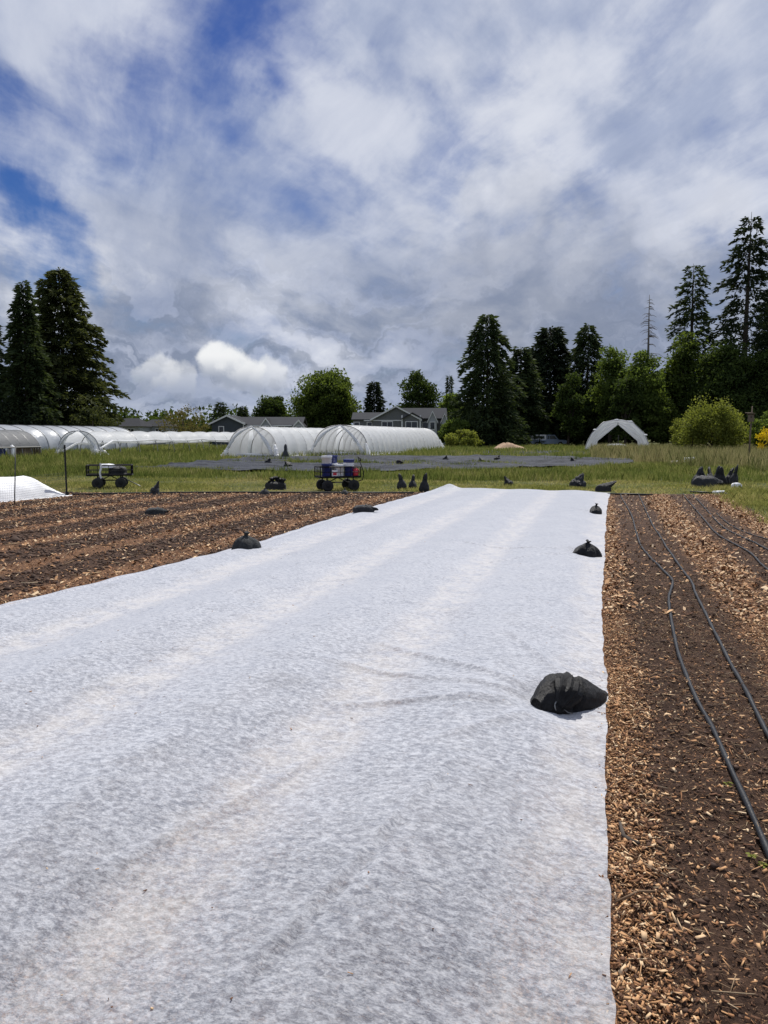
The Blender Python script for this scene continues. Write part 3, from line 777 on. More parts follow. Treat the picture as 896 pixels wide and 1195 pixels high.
sandbag(on(685, 649), 'mound', .37, .20, 2, 'black peaked sandbag on the row cover, second nearest along its right edge', 'bag', .2, group=gb)
sandbag(on(695, 600), 'mound', .34, .21, 5, 'black peaked sandbag on the row cover, third along its right edge', 'bag', 1.2, group=gb)
sandbag(on(704, 573.5, .06), 'flat', .5, .2, 3, 'black sandbag on the far right corner of the row cover, neck raised to the right', 'bag', .3, group=gb, lean=(.06, 0))
sandbag(G(674, 569), 'spike', .55, .42, 8, 'grey sandbag with spiky raised neck, on the grass past the row cover far end', 'bag_slate', .1, lean=(.35, 0))
sandbag(on(287, 642, .06), 'mound', .42, .24, 4, 'dark grey bulky sandbag on the left edge of the row cover', 'bag_grey', .7, group=gb)
sandbag(on(424, 598, .06), 'flat', .5, .15, 6, 'flat dark grey sandbag at the far left edge of the row cover', 'bag_slate', .2, group=gb)
sandbag(G(181, 600), 'flat', .46, .13, 9, 'flat grey sandbag lying alone on the bare soil at left', 'bag_grey', .35)
sandbag(G(181, 577), 'spike', .26, .36, 12, 'grey sandbag with upright neck at the soil edge right of the cloth-laden cart', 'bag_grey', .0, lean=(.55, 0))
sandbag(G(309, 577), 'mound', .28, .17, 14, 'round grey sandbag on the black pipe in front of the crumpled black heap', 'bag_grey', .5)
sandbag(G(402, 577.5), 'mound', .27, .17, 15, 'round grey sandbag on the black pipe in front of the bucket cart', 'bag_grey', 2.)
gu = 'standing black sandbags on the grass near the row cover corner'
sandbag(G(469, 571), 'upright', .27, .46, 16, 'left one of three standing black sandbags between the bucket cart and the row cover', 'bag_slate', .0, group=gu, lean=(-.3, 0))
sandbag(G(481, 570.5), 'upright', .24, .42, 17, 'middle one of three standing black sandbags between the bucket cart and the row cover', 'bag_slate', .9, group=gu, lean=(.3, .1))
sandbag(G(495, 574), 'upright', .27, .52, 18, 'tall black sandbag standing beside the lifted far corner of the row cover', 'bag', .4, group=gu, lean=(.2, .1))
sandbag(G(593, 567), 'spike', .3, .3, 19, 'small black sandbag peeking up behind the middle of the row cover far end', 'bag', .2, lean=(-.5, 0))
# crumpled heap left
hp = empty('plastic_heap', G(323, 571), 'crumpled heap of empty black sacks on the grass left of the bucket cart', 'sack heap')
lump(.62, .45, .24, 3.3, .14).build('heap', M['bag'], hp, True)
for i, (a, b, c) in enumerate(((-.16, 0, .34), (-.02, .02, .37), (.12, 0, .30), (.24, -.03, .32), (-.24, -.05, .22))):
    neck((a * .7, b, .1), (a, b, c), .09, .07, i).build('sack_mouth', M['bag'], hp, True)
# row of bags on right
gr = 'black sandbags heaped on the grass beyond the bare beds'
sandbag(G(822, 569), 'flat', .85, .36, 21, 'long glossy grey-black sandbag lying in front of the standing bags at right', 'bag_slate', .05, group=gr)
for i, (x, y, hh, l) in enumerate(((813, 567, .60, 'leftmost'), (821, 566.5, .56, 'second from left'), (829, 566, .58, 'third from left'), (836, 567, .62, 'fourth from left'), (842, 567.5, .60, 'third from the right'), (849, 567, .58, 'second from the right'), (856, 568, .68, 'rightmost and tallest'))):
    sandbag(G(x, y), 'upright', .31, hh, 30 + i, 'standing black sandbag, %s in the row at the right field corner' % l, 'bag' if i % 3 else 'bag_slate', i * .8, group=gr, lean=((.45, -.5, .7, -.3, .2, -.65, .5)[i], .15))
wb = lump(.26, .2, .17, 2.2, .3).build('plastic_bag', M['white_cloth'], None, True, G(859, 570)); tag(wb, 'crumpled white plastic bag beside the rightmost standing sandbag', 'bag')

# ------------------------------------------------------------------ seedlings
def seedling(p, label, seed, s=.03):
    root = empty('seedling', p, label, 'weed'); rr = random.Random(seed); m = MB(); st = MB()
    for k in range(7):
        a = k * 2.4 + rr.random(); l = s * rr.uniform(.7, 1.4); d = Vector((math.cos(a), math.sin(a), .35)).normalized(); sdv = Vector((-math.sin(a), math.cos(a), 0))
        b = Vector((0, 0, s * rr.uniform(.3, 1.0))); st.tube([(0, 0, 0), b, b + d * l * .4], .0012, 4)
        P = [b + d * l * q + Vector((0, 0, -.3 * l * q * q)) for q in (.3, .6, .9, 1.2)]; w = [.06, .38, .34, .02]
        rows = [[p_ - sdv * l * w_, p_ + Vector((0, 0, -.05 * l)), p_ + sdv * l * w_] for p_, w_ in zip(P, w)]
        m.grid(rows)
    m.build('leaves', M['leaf_yellow'], root, True); st.build('stem', M['leaf_yellow'], root)
def onsoil(x, y):
    p = G(x, y); p.z = float(soil_z(np.array([p.x]), np.array([p.y]))[0]); return p
seedling(onsoil(848, 928), 'small green seedling on the left of the near drip hose', 1, .017)
seedling(onsoil(876, 1018), 'yellowish green seedling nearest the camera beside the drip hose', 2, .017)
seedling(onsoil(889, 1022), 'small seedling pressed against the drip hose at the right picture edge', 3, .014)
# a big piece of root and two long splinters in the near path
tw = MB().tube([onsoil(723, 970) + Vector((0, 0, .012)), onsoil(727, 985) + Vector((0, 0, .02)), onsoil(735, 993) + Vector((0, 0, .014)), onsoil(746, 997) + Vector((0, 0, .01))], [.006, .009, .011, .005], 7).build('root_piece', M['bark'], None, True)
tag(tw, 'curved brown root piece in the wood chips beside the row cover', 'stick')
for pts, l in ((((718, 1062), (745, 1055), (782, 1051)), 'long tan splinter of wood lying across the near chips'),):
    sx = MB().tube([onsoil(*q) + Vector((0, 0, .016)) for q in pts], [.003, .005, .002], 6).build('wood_splinter', M['straw'], None, True); tag(sx, l, 'stick')

# ------------------------------------------------------------------ ground tarps
def loft(near, far, n, m, amp, name, label, z=.012):
    def samp(poly, q):
        P = [G(*p) for p in poly]; d = [0]
        for a, b in zip(P, P[1:]): d.append(d[-1] + (b - a).length)
        q = q * d[-1]
        return np.stack([np.interp(q, d, [p.x for p in P]), np.interp(q, d, [p.y for p in P])], -1)
    s = np.linspace(0, 1, n); A = samp(near, s); B = samp(far, s)
    t = np.linspace(0, 1, m)[:, None, None]
    XY = A[None] * (1 - t) + B[None] * t
    x, y = XY[..., 0], XY[..., 1]
    zz = z + amp * np.clip(fbm(x * .9, y * .9, 4, .6) + .55, 0, 2) + amp * .8 * np.exp(-((((y + .15 * x) * .27) % 1 - .5) / .08) ** 2)
    V = np.stack([x + .12 * fbm(y * .6, x * .6, 2), y + .2 * fbm(x * .5, y * .5, 2), zz], -1).reshape(-1, 3)
    return tag(arr(name, V, gridfaces(m, n), M['tarp'], smooth=True), label, 'tarp')
loft([(158, 548), (280, 551), (400, 551.5), (560, 549.5), (668, 546), (742, 543)], [(225, 541), (300, 534.5), (420, 532.5), (540, 533.5), (640, 534.5), (735, 536.5)], 200, 90, .11, 'ground_tarp',
     'broad blue-grey woven ground tarp spread across the grass in the middle distance')
loft([(520, 531), (600, 531.5), (690, 532)], [(530, 527), (610, 526.5), (700, 528)], 80, 30, .09, 'ground_tarp', 'narrow far strip of grey ground tarp in front of the wood chip pile')
gt = 'small sandbags holding the grey ground tarp'
for i, (x, y, l) in enumerate(((313, 541, 'left of the bucket cart, below the tunnels'), (336, 545, 'just above the left rim of the bucket cart'), (466, 541, 'beyond the standing black sandbags'),
                               (520, 537, 'below the right end of the ribbed tunnel'), (562, 540, 'in the middle of the tarp'), (580, 536.5, 'below the wood chip pile'), (668, 540, 'below the blue pickup truck'))):
    sandbag(G(x, y, .08), 'spike', .42, .28, 50 + i, 'dark sandbag on the grey ground tarp, %s' % l, 'bag', i * .7, group=gt, lean=(.4 * (-1) ** i, 0))

# ------------------------------------------------------------------ grass
def blades(P, h, w, rng, bend=.35):
    n = len(P); a = rng.random(n) * 6.283; b = rng.random(n) * 6.283
    s = np.stack([np.cos(a), np.sin(a), 0 * a], -1) * (w / 2)[:, None]
    d = np.stack([np.cos(b) * bend * rng.random(n), np.sin(b) * bend * rng.random(n), np.ones(n)], -1) * h[:, None]
    V = np.stack([P - s, P + s, P + d * .55 + s * .7, P + d + np.stack([np.cos(b), np.sin(b), 0 * b], -1) * (h * bend * .3)[:, None], P + d * .55 - s * .7], 1)
    return V.reshape(-1, 3), np.arange(n * 5).reshape(-1, 5)
def view_scatter(n, d0, d1, rng, x0=-70, x1=970):
    d = rng.uniform(d0, d1, n); x = rng.uniform(x0, x1, n)
    u = (x - CX) / F; f0 = CP + (CY - HZ) / F * SP
    t = d / f0
    return np.stack([(u * CYW - f0 * SY) * t, (u * SY + f0 * CYW) * t, 0 * d], -1), d, x
def pip(P, poly):
    inside = np.zeros(len(P), bool); n = len(poly); x, y = P[:, 0], P[:, 1]; j = n - 1
    for i in range(n):
        xi, yi = poly[i][:2]; xj, yj = poly[j][:2]
        inside ^= ((yi > y) != (yj > y)) & (x < (xj - xi) * (y - yi) / (yj - yi + 1e-12) + xi); j = i
    return inside
TARP1 = [tuple(G(*p))[:2] for p in ((158, 548.5), (280, 551.5), (400, 552), (560, 550), (668, 546.5), (742, 543.5), (735, 536.5), (640, 534.5), (540, 533.5), (420, 532.5), (300, 534.5), (225, 541))]
def off_field(P, m=0.0):
    fe = field_end(np.clip(P[:, 0], -40, FR)) + .15 * fbm(P[:, 0] * 1.2, P[:, 1] * .8, 3) + m
    return ~((P[:, 1] < fe) & (P[:, 0] < FR + .1 * fbm(P[:, 1] * 1.1, P[:, 0], 3)))
def clump(P, s=.8): return np.clip(fbm(P[:, 0] * s, P[:, 1] * s, 4) * 1.2 + .55, .08, 1)
r_ = np.random.default_rng(77)
# mown strip
P, d, x = view_scatter(150000, 17, 29, r_)
k = off_field(P, .1) & (P[:, 1] < np.interp(P[:, 0], [-25, -5, 4, 12], [24.0, 26.0, 28.5, 31])) & ~((P[:, 0] > -4.9) & (P[:, 0] < .3) & (P[:, 1] < 22.2))
P = P[k]; c = clump(P); k = r_.random(len(P)) < .35 + .6 * c; P = P[k]; c = c[k]
V, Fc = blades(P, (.03 + .065 * c) * r_.uniform(.5, 1.3, len(P)), r_.uniform(.010, .022, len(P)), r_, .8)
tag(arr('mown_grass', V, Fc, M['mown']), 'short pale mown grass strip along the end of the beds', 'grass', kind='stuff')
# tall grass before and behind the tarp
P, d, x = view_scatter(190000, 22, 46, r_)
lim = np.interp(P[:, 0], [-25, -5, 4, 12], [23.6, 25.6, 28.1, 30.5])
k = off_field(P, 1.) & (P[:, 1] > lim + .8 * fbm(P[:, 0] * .7, P[:, 1] * .7, 3)) & (~pip(P, TARP1) | (fbm(P[:, 0] * .12 + 3, P[:, 1] * .75, 3) > .40))
P = P[k]; d = d[k]; c = clump(P, .6); k = r_.random(len(P)) < .25 + .75 * c; P = P[k]; c = c[k]; d = d[k]
V, Fc = blades(P, (.09 + .24 * c) * r_.uniform(.5, 1.25, len(P)), r_.uniform(.012, .026, len(P)) * d / 28, r_, .45)
tag(arr('tall_grass', V, Fc, M['tall']), 'tall green meadow grass in front of the grey ground tarp', 'grass', kind='stuff')
P, d, x = view_scatter(150000, 44, 105, r_)
k = (~pip(P, TARP1) | (fbm(P[:, 0] * .10 + 3, P[:, 1] * .5, 3) > .36)) & (r_.random(len(P)) < .3 + .7 * clump(P, .3)); P = P[k]; d = d[k]; x = x[k]
dryz = x > 690
hh = (.18 + .35 * clump(P, .35)) * r_.uniform(.5, 1.2, len(P)) * np.where(dryz, 1.3, 1)
V, Fc = blades(P[~dryz], hh[~dryz], r_.uniform(.02, .045, (~dryz).sum()) * d[~dryz] / 50, r_, .4)
tag(arr('meadow_grass', V, Fc, M['tall']), 'far meadow grass around the white tunnels', 'grass', kind='stuff')
P2, d2, x2 = view_scatter(70000, 27, 75, r_, 690, 985)
k = ~pip(P2, TARP1) & (d2 > np.interp(x2, [690, 760, 985], [47, 40, 27])) & (r_.random(len(P2)) < .25 + .75 * clump(P2, .5)); P2 = P2[k]; d2 = d2[k]
V1, F1 = blades(P2, r_.uniform(.3, .95, len(P2)), r_.uniform(.010, .026, len(P2)) * d2 / 35, r_, .35)
V2, F2 = blades(P[dryz], hh[dryz], r_.uniform(.02, .04, dryz.sum()) * d[dryz] / 50, r_, .4)
tag(arr('dry_grass', np.concatenate([V1, V2]), np.concatenate([F1, F2 + len(V1)]), M['dry']), 'tall yellowish seeding grass below the bushes at right', 'grass', kind='stuff')
# sparse dry fringe right of the beds
xx = r_.uniform(FR - .35, 7.5, 60000); yy = r_.uniform(11, 24, 60000); k = r_.random(60000) < np.clip((xx - FR + .4) * 1.6, .05, 1) * (.3 + .7 * np.clip(fbm(xx * 1.4, yy * 1.4, 3) + .5, 0, 1))
P = np.stack([xx[k], yy[k], 0 * xx[k]], -1)
V, Fc = blades(P, r_.uniform(.03, .2, len(P)) * np.clip(fbm(P[:, 0] * 1.1, P[:, 1] * 1.1, 3) + .9, .3, 2), r_.uniform(.006, .014, len(P)), r_, .9)
tag(arr('grass_fringe', V, Fc, M['mown']), 'thin patchy grass along the right side of the beds', 'grass', kind='stuff')

# ------------------------------------------------------------------ tunnels (long axis along +Y, origin at front centre)
def arch(w, h, n=24, p=1.0, a0=0., a1=math.pi):
    """arch section points from right foot to left foot"""
    out = []
    for k in range(n + 1):
        a = a0 + (a1 - a0) * k / n
        c, s = math.cos(a), math.sin(a)
        out.append((w / 2 * math.copysign(abs(c) ** .85, c), h * max(s, 0) ** (.8 * p)))
    return out

def skin(m, w, h, y0, y1, bays, sag, a0=0., a1=math.pi, p=1., jit=0.0, seed=1):
    rows = []; sub = 6
    for i in range(bays * sub + 1):
        y = y0 + (y1 - y0) * i / (bays * sub); ph = (i % sub) / sub
        s = 1 - sag * math.sin(math.pi * ph) + jit * float(fbm(np.array([i * .37 + seed]), np.array([1.3]), 2)[0])
        rows.append([(x * s, y, z * s) for x, z in arch(w, h, 26, p, a0, a1)])
    m.grid(rows); return m

def curtain(m, w, h, y, side, inner, seed, p=1.):
    """end film gathered to one side: from the arch edge to a slack line from apex to the foot"""
    A = [q for q in arch(w, h, 40, p)]
    half = A[:21] if side > 0 else A[::-1][:21]
    rows = []
    for i, (x, z) in enumerate(half):
        q = i / 20
        ix = side * w / 2 * inner * (1 - q) ** .9
        row = []
        for k in range(9):
            t = k / 8
            row.append((x * (1 - t) + ix * t, y + .06 * math.sin(k * 2.3 + seed) * (1 - q * .7) - .03, z + t * (z * 0)))
        rows.append(row)
    m.grid(rows); return m

def rope(a, b, r, seed, parent, mat='film_bunch', name='gathered_end_film', bow=(0, 0, 0)):
    a = Vector(a); b = Vector(b); rr = random.Random(seed); pts = []; rad = []
    for i in range(13):
        t = i / 12; pts.append(a.lerp(b, t) + Vector(bow) * math.sin(math.pi * t)); rad.append(r * (.55 + .9 * t) * rr.uniform(.8, 1.25))
    m = MB().tube(pts, rad, 9)
    for i in range(len(m.v)):
        c = pts[i // 9]; m.v[i] = tuple(c + (Vector(m.v[i]) - c) * rr.uniform(.75, 1.3))
    return m.build(name, M[mat], parent, True)

def hoops(root, w, h, ys, p=1., r=.034, mat='steel', s=.985):
    for y in ys:
        MB().tube([(x * s, y, z * s) for x, z in arch(w, h, 20, p)], r, 6).build('hoop', M[mat], root, True)

def tunnel(front, w, h, length, bays, label, seed, film='film', end='film_end', p=1.):
    root = empty('hoop_tunnel', front, label, 'tunnel', 'white hoop tunnels')
    skin(MB(), w, h, 0, length, bays, .05, p=p, jit=.008, seed=seed).build('cover', M[film], root, True)
    hoops(root, w, h, [length * i / bays for i in range(bays + 1)], p)
    # far end wall
    A = arch(w, h, 26, p); m = MB(); m.v = [(x * .97, length - .02, z * .97) for x, z in A]; m.f = [tuple(range(len(A)))]
    m.build('far_end_film', M[end], root)
    for sd_ in (-1, 1):
        curtain(MB(), w, h, 0.0, sd_, .12 if sd_ > 0 else .2, seed + sd_, p).build('end_curtain', M[end], root, True)
    rope((0, -.05, h * .99), (w * .43, -.15, .08), .10, seed, root, bow=(.10, -.05, .22))
    rope((0, -.05, h * .99), (-w * .47, -.15, h * .30), .09, seed + 3, root, bow=(-.15, -.05, .2))
    rope((-w * .47, -.12, h * .33), (-w * .53, -.4, .03), .16, seed + 5, root)
    rope((w * .46, -.12, h * .4), (w * .54, -.45, .03), .15, seed + 6, root)
    rope((w * .46, length + .05, h * .45), (w * .55, length + .5, .03), .15, seed + 7, root)
    # base board
    MB().tube([(-w * .3, -.12, .14), (0, -.14, .2), (w * .3, -.12, .12)], .12, 8).build('film_sill', M['film_bunch'], root, True)
    # skirts of soil-held film
    MB().tube([(w / 2 + .06, i * length / 30, .03 + .02 * math.sin(i * 2)) for i in range(31)], .07, 7).build('skirt', M['film_bunch'], root, True)
    return root
c1 = (G(363, 531) + G(429, 531)) / 2
tunnel(at(397, 60), 4.7, 2.42, 27, 18, 'white ribbed hoop tunnel in front of the grey house, its end tied open', 1)
tunnel(at(294, 55), 4.0, 2.25, 32, 17, 'white hoop tunnel with pale end wall, left of the ribbed one', 4)

# tunnel with rolled-up sides
def rolled_tunnel(front, w, h, length, label, seed):
    root = empty('hoop_tunnel', front, label, 'tunnel', 'white hoop tunnels'); bays = 12
    a0 = .62; a1 = math.pi - .5
    skin(MB(), w, h, 0, length, bays, .05, a0, a1, jit=.012, seed=seed).build('cover', M['film'], root, True)
    for ang in (a0, a1):
        x, z = arch(w, h, 1, 1., ang, ang)[0]
        MB().tube([(x + .02, length * i / 48, z - .03 - .10 * abs(math.sin(math.pi * i / 12)) + (-.75 * (1 - i / 3) if i < 3 else 0) + (-.6 * ((i - 45) / 3) if i > 45 else 0)) for i in range(49)], .085, 8).build('rolled_side', M['film_bunch'], root, True)
    hoops(root, w, h, [length * i / bays for i in range(bays + 1)])
    curtain(MB(), w, h, 0, -1, .86, seed).build('end_curtain', M['film_clear'], root, True)
    curtain(MB(), w, h, 0, 1, .6, seed + 1).build('end_curtain', M['film_clear'], root, True)
    rope((.05, -.05, h), (w * .4, -.1, h * .36), .06, seed, root, bow=(.1, 0, .1)); rope((w * .4, -.08, h * .42), (w * .5, -.3, .05), .17, seed + 1, root)
    rope((w * .36, .4, h * .4), (w * .47, .9, .05), .15, seed + 8, root)
    rope((0, -.05, h), (-w * .47, -.1, h * .3), .06, seed + 2, root, bow=(-.15, 0, .15)); rope((-w * .47, -.1, h * .3), (-w * .5, -.2, .05), .1, seed + 2, root)
    rope((-w * .38, length, h * .4), (-w * .5, length + .6, .05), .3, seed + 3, root); rope((w * .43, length, h * .4), (w * .54, length + .4, .05), .22, seed + 4, root)
    return root
rolled_tunnel(at(91, 56), 3.75, 1.95, 30, 'long white tunnel with both sides rolled up, at left', 7)
# tall tunnel behind
M['film_aged'] = plastic_film('aged_film', (.5, .53, .57), .06, .35)
root = empty('hoop_tunnel', at(-40, 66), 'big white tunnel behind the shade tunnel at the left edge', 'tunnel', 'white hoop tunnels')
skin(MB(), 7.2, 2.55, 0, 20, 10, .05, jit=.008).build('cover', M['film_aged'], root, True); hoops(root, 7.2, 2.55, [20 * i / 10 for i in range(11)], s=1.004)
A = arch(7.2, 2.55, 26); m = MB(); m.v = [(x * .97, 19.95, z * .97) for x, z in A]; m.f = [tuple(range(len(A)))]; m.build('far_end_film', M['film_end'], root)
m = MB(); m.v = [(x * .97, .05, z * .97) for x, z in A]; m.f = [tuple(range(len(A)))]; m.build('end_film', M['film_end'], root)

# grey shade tunnel
p0 = at(-42, 50)
root = empty('shade_tunnel', p0, 'grey shade-cloth tunnel with open lower sides at the left edge', 'tunnel')
w, h, ln = 4.6, 1.98, 4.4
skin(MB(), w, h, 0, ln, 5, .008, .32, math.pi - .32).build('shade_cloth', M['shade'], root, True)
A = [q for q in arch(w, h, 26, 1., .32, math.pi - .32)]; m = MB(); m.v = [(x * .99, .0, z * .99) for x, z in A]; m.f = [tuple(range(len(A)))]; m.build('end_cloth', M['shade'], root)
hoops(root, w, h, [ln * i / 5 for i in range(6)], r=.03, s=.995)
zz = A[0][1]
MB().bar((-w / 2, -.04, zz), (w / 2, -.04, zz), .05).build('cross_rail', M['dark_steel'], root)
MB().bar((w / 2 - .02, 0, zz), (w / 2 - .02, ln, zz), .05).build('side_rail', M['dark_steel'], root)
for y in (.1, 1.5, 2.9, 4.3): MB().bar((w / 2 - .05, y, 0), (w / 2 - .05, y, zz), .045).build('post', M['old_wood'], root)
m = MB(); m.v = [(x * .99, ln - .02, z * .99) for x, z in A]; m.f = [tuple(range(len(A)))]; m.build('end_cloth', M['shade'], root)
m = MB()
for k in range(9): m.box((w / 2 - .15 - k * .21, ln - .02, zz * .48), (.17, .02, zz * .94))
m.build('end_boards', M['old_wood'], root)
def crate(p, dims, mat, label, cat='crate'):
    root = empty('crate', p, label, cat); a, b, c = dims; m = MB()
    m.box((0, 0, .02), (a, b, .04))
    for s in (-1, 1): m.box((s * a / 2, 0, c / 2), (.03, b, c)); m.box((0, s * b / 2, c / 2), (a, .03, c))
    m.build('box', M[mat], root); m = MB()
    for s in (-1, 1): m.box((0, s * (b / 2 + .03), c * .8), (a + .06, .03, .06)); m.box((s * (a / 2 + .03), 0, c * .8), (.03, b, .06))
    m.build('rim', M[mat], root)
crate(p0 + Vector((1.7, .9, 0)), (.6, .9, .7), 'blue_plastic', 'dark blue crate under the shade tunnel at the left picture edge')
crate(p0 + Vector((1.7, 3.2, 0)), (.6, 1.0, .75), 'old_wood', 'brown wooden crate under the shade tunnel, right of the white sack')
ws = lump(.55, .4, .95, 4.2, .12).build('sack', M['white_cloth'], None, True, p0 + Vector((2.1, 1.75, 0))); tag(ws, 'white sack standing at the open side of the shade tunnel', 'sack')

# open tunnel at right
def open_tunnel():
    d = 76.; c = at(720.5, d)
    root = empty('hoop_tunnel', c, 'open white tunnel at right with its film drawn up like curtains', 'tunnel', 'white hoop tunnels')
    w, h, ln = 6.35, 3.15, 9
    def A2(n, s=1.):
        key = [(.5, 0), (.485, .2), (.40, .58), (.22, .93), (.06, 1.0), (-.06, 1.0), (-.22, .93), (-.40, .58), (-.485, .2), (-.5, 0)]
        t = np.linspace(0, len(key) - 1, n)
        return [(float(np.interp(q, range(len(key)), [k[0] for k in key])) * w * s, float(np.interp(q, range(len(key)), [k[1] for k in key])) * h * s) for q in t]
    m = MB(); rows = []
    for i in range(25):
        rows.append([(x * (1 - .012 * (i % 4)), ln * i / 24, z * (1 - .012 * (i % 4)) + .05 * math.sin(i * 1.7 + k)) for k, (x, z) in enumerate(A2(40))])
    m.grid(rows).build('cover', M['film'], root, True)
    for y in (0, 3, 6, 9): MB().tube([(x * .985, y, z * .985) for x, z in A2(28)], .035, 6).build('hoop', M['steel'], root, True)
    for sd_, inn in ((-1, (-.43, -.02)), (1, (.34, .02))):
        Ah = A2(41); half = Ah[:21] if sd_ > 0 else Ah[::-1][:21]; rows = []
        for i, (x, z) in enumerate(half):
            q = i / 20
            zi = z * (.86 if q > .5 else .6 + .52 * q); low = .35 * h if sd_ > 0 else 0
            # inner hem runs straight from the apex to the foot
            hx = sd_ * w * (.30 * min(1, (1 - q) / .62) + .004); hz_ = h * .84 * q
            row = []
            for k in range(11):
                t = k / 10
                row.append((x * (1 - t) + hx * t, -.05 + .13 * math.sin(k * 2.1 + i * .12) * (1 - .5 * q), z * (1 - t) + hz_ * t))
            rows.append(row)
        MB().grid(rows).build('end_curtain', M['film'], root, True)
    for i, k in enumerate((8, 14, 20, 29)):
        x, z = A2(40)[k]; lump(.34, .3, .12, i, .2).build('film_tuft', M['film_bunch'], root, True, (x, .0, z - .05))
    MB().bar((.15, 4, 0), (.15, 4, 1.6), .05).build('centre_post', M['dark_steel'], root)
    hp = lump(2.3, 1.1, .72, 6.4, .08).build('folded_sheet', M['white_cloth'], None, True, c + Vector((-.1, 1.0, 0)))
    tag(hp, 'heap of folded white sheet inside the open tunnel', 'sheet')
open_tunnel()

# low white tunnel at the left edge, netting and stakes
def low_tunnel():
    a, b = G(-60, 592), G(87, 579); dirv = (b - a).normalized(); back = Vector((-dirv.y, dirv.x, 0)); L_ = (b - a).length; D_ = 1.5
    rows = []
    for i in range(61):
        q = i / 60; s = q * L_
        # height falls away at the right end over the last stretch
        e = min(1, (L_ - s) / .85); hh = .55 * (e ** .95) * (1 - .03 * abs(math.sin(s * 2.2)))
        row = []
        for k in range(17):
            t = k / 16; z = hh * min(1, math.sin(math.pi * t) ** .6 * 1.02) + .012
            sk = (1 - e) * .25 * (t - .5) * -1
            row.append(a + dirv * s + back * (t * D_ + sk) + Vector((0, 0, z + .012 * math.sin(s * 9 + k))))
        rows.append(row)
    o = MB().grid(rows).build('low_tunnel', M['white_cloth'], None, True); tag(o, 'low white fabric-covered tunnel at the left edge behind the netting', 'low tunnel')
    MB().tube([a + back * -.05, a.lerp(b, .5) + back * -.06, b + back * .1], .03, 7).build('hem', M['white_cloth'], o, True)
low_tunnel()
p1, p2 = G(17, 590), G(78, 579)
st = MB(); top = p1 + Vector((-.12, .25, 1.35)); st.tube([p1, p1.lerp(top, .5), top], .013, 7)
tag(st.build('stake', M['dark_steel'], None, True), 'thin leaning metal stake holding the netting in front of the low white tunnel', 'stake')
tp = empty('fence_post', p2, 'dark steel T-post at the right end of the low white tunnel', 'post')
m = MB(); m.box((0, 0, .67), (.045, .012, 1.36)); m.box((0, -.018, .67), (.010, .026, 1.36)); m.build('post', M['dark_steel'], tp)
m = MB()
for k in range(22): m.box((0, -.033, .1 + k * .058), (.012, .006, .02))
m.build('studs', M['dark_steel'], tp); MB().box((0, .012, .06), (.12, .004, .12)).build('anchor_plate', M['dark_steel'], tp)
# netting
m = MB(); a = G(-60, 597); pts = [a, p1, p2]
for (u, v) in ((a, p1), (p1, p2)):
    L_ = (v - u).length; n = int(L_ / .055)
    for k in range(n + 1):
        q = u.lerp(v, k / n); q2 = q + Vector((0, 0, .62))
        m.bar(q + Vector((0, 0, .01)), q2, .0016)
    for k in range(12):
        z = .02 + k * .055; m.bar(u + Vector((0, 0, z)), v + Vector((0, 0, z)), .0016)
tag(m.build('netting', M['net']), 'fine black square netting stretched between the stakes over the low white tunnel', 'netting')

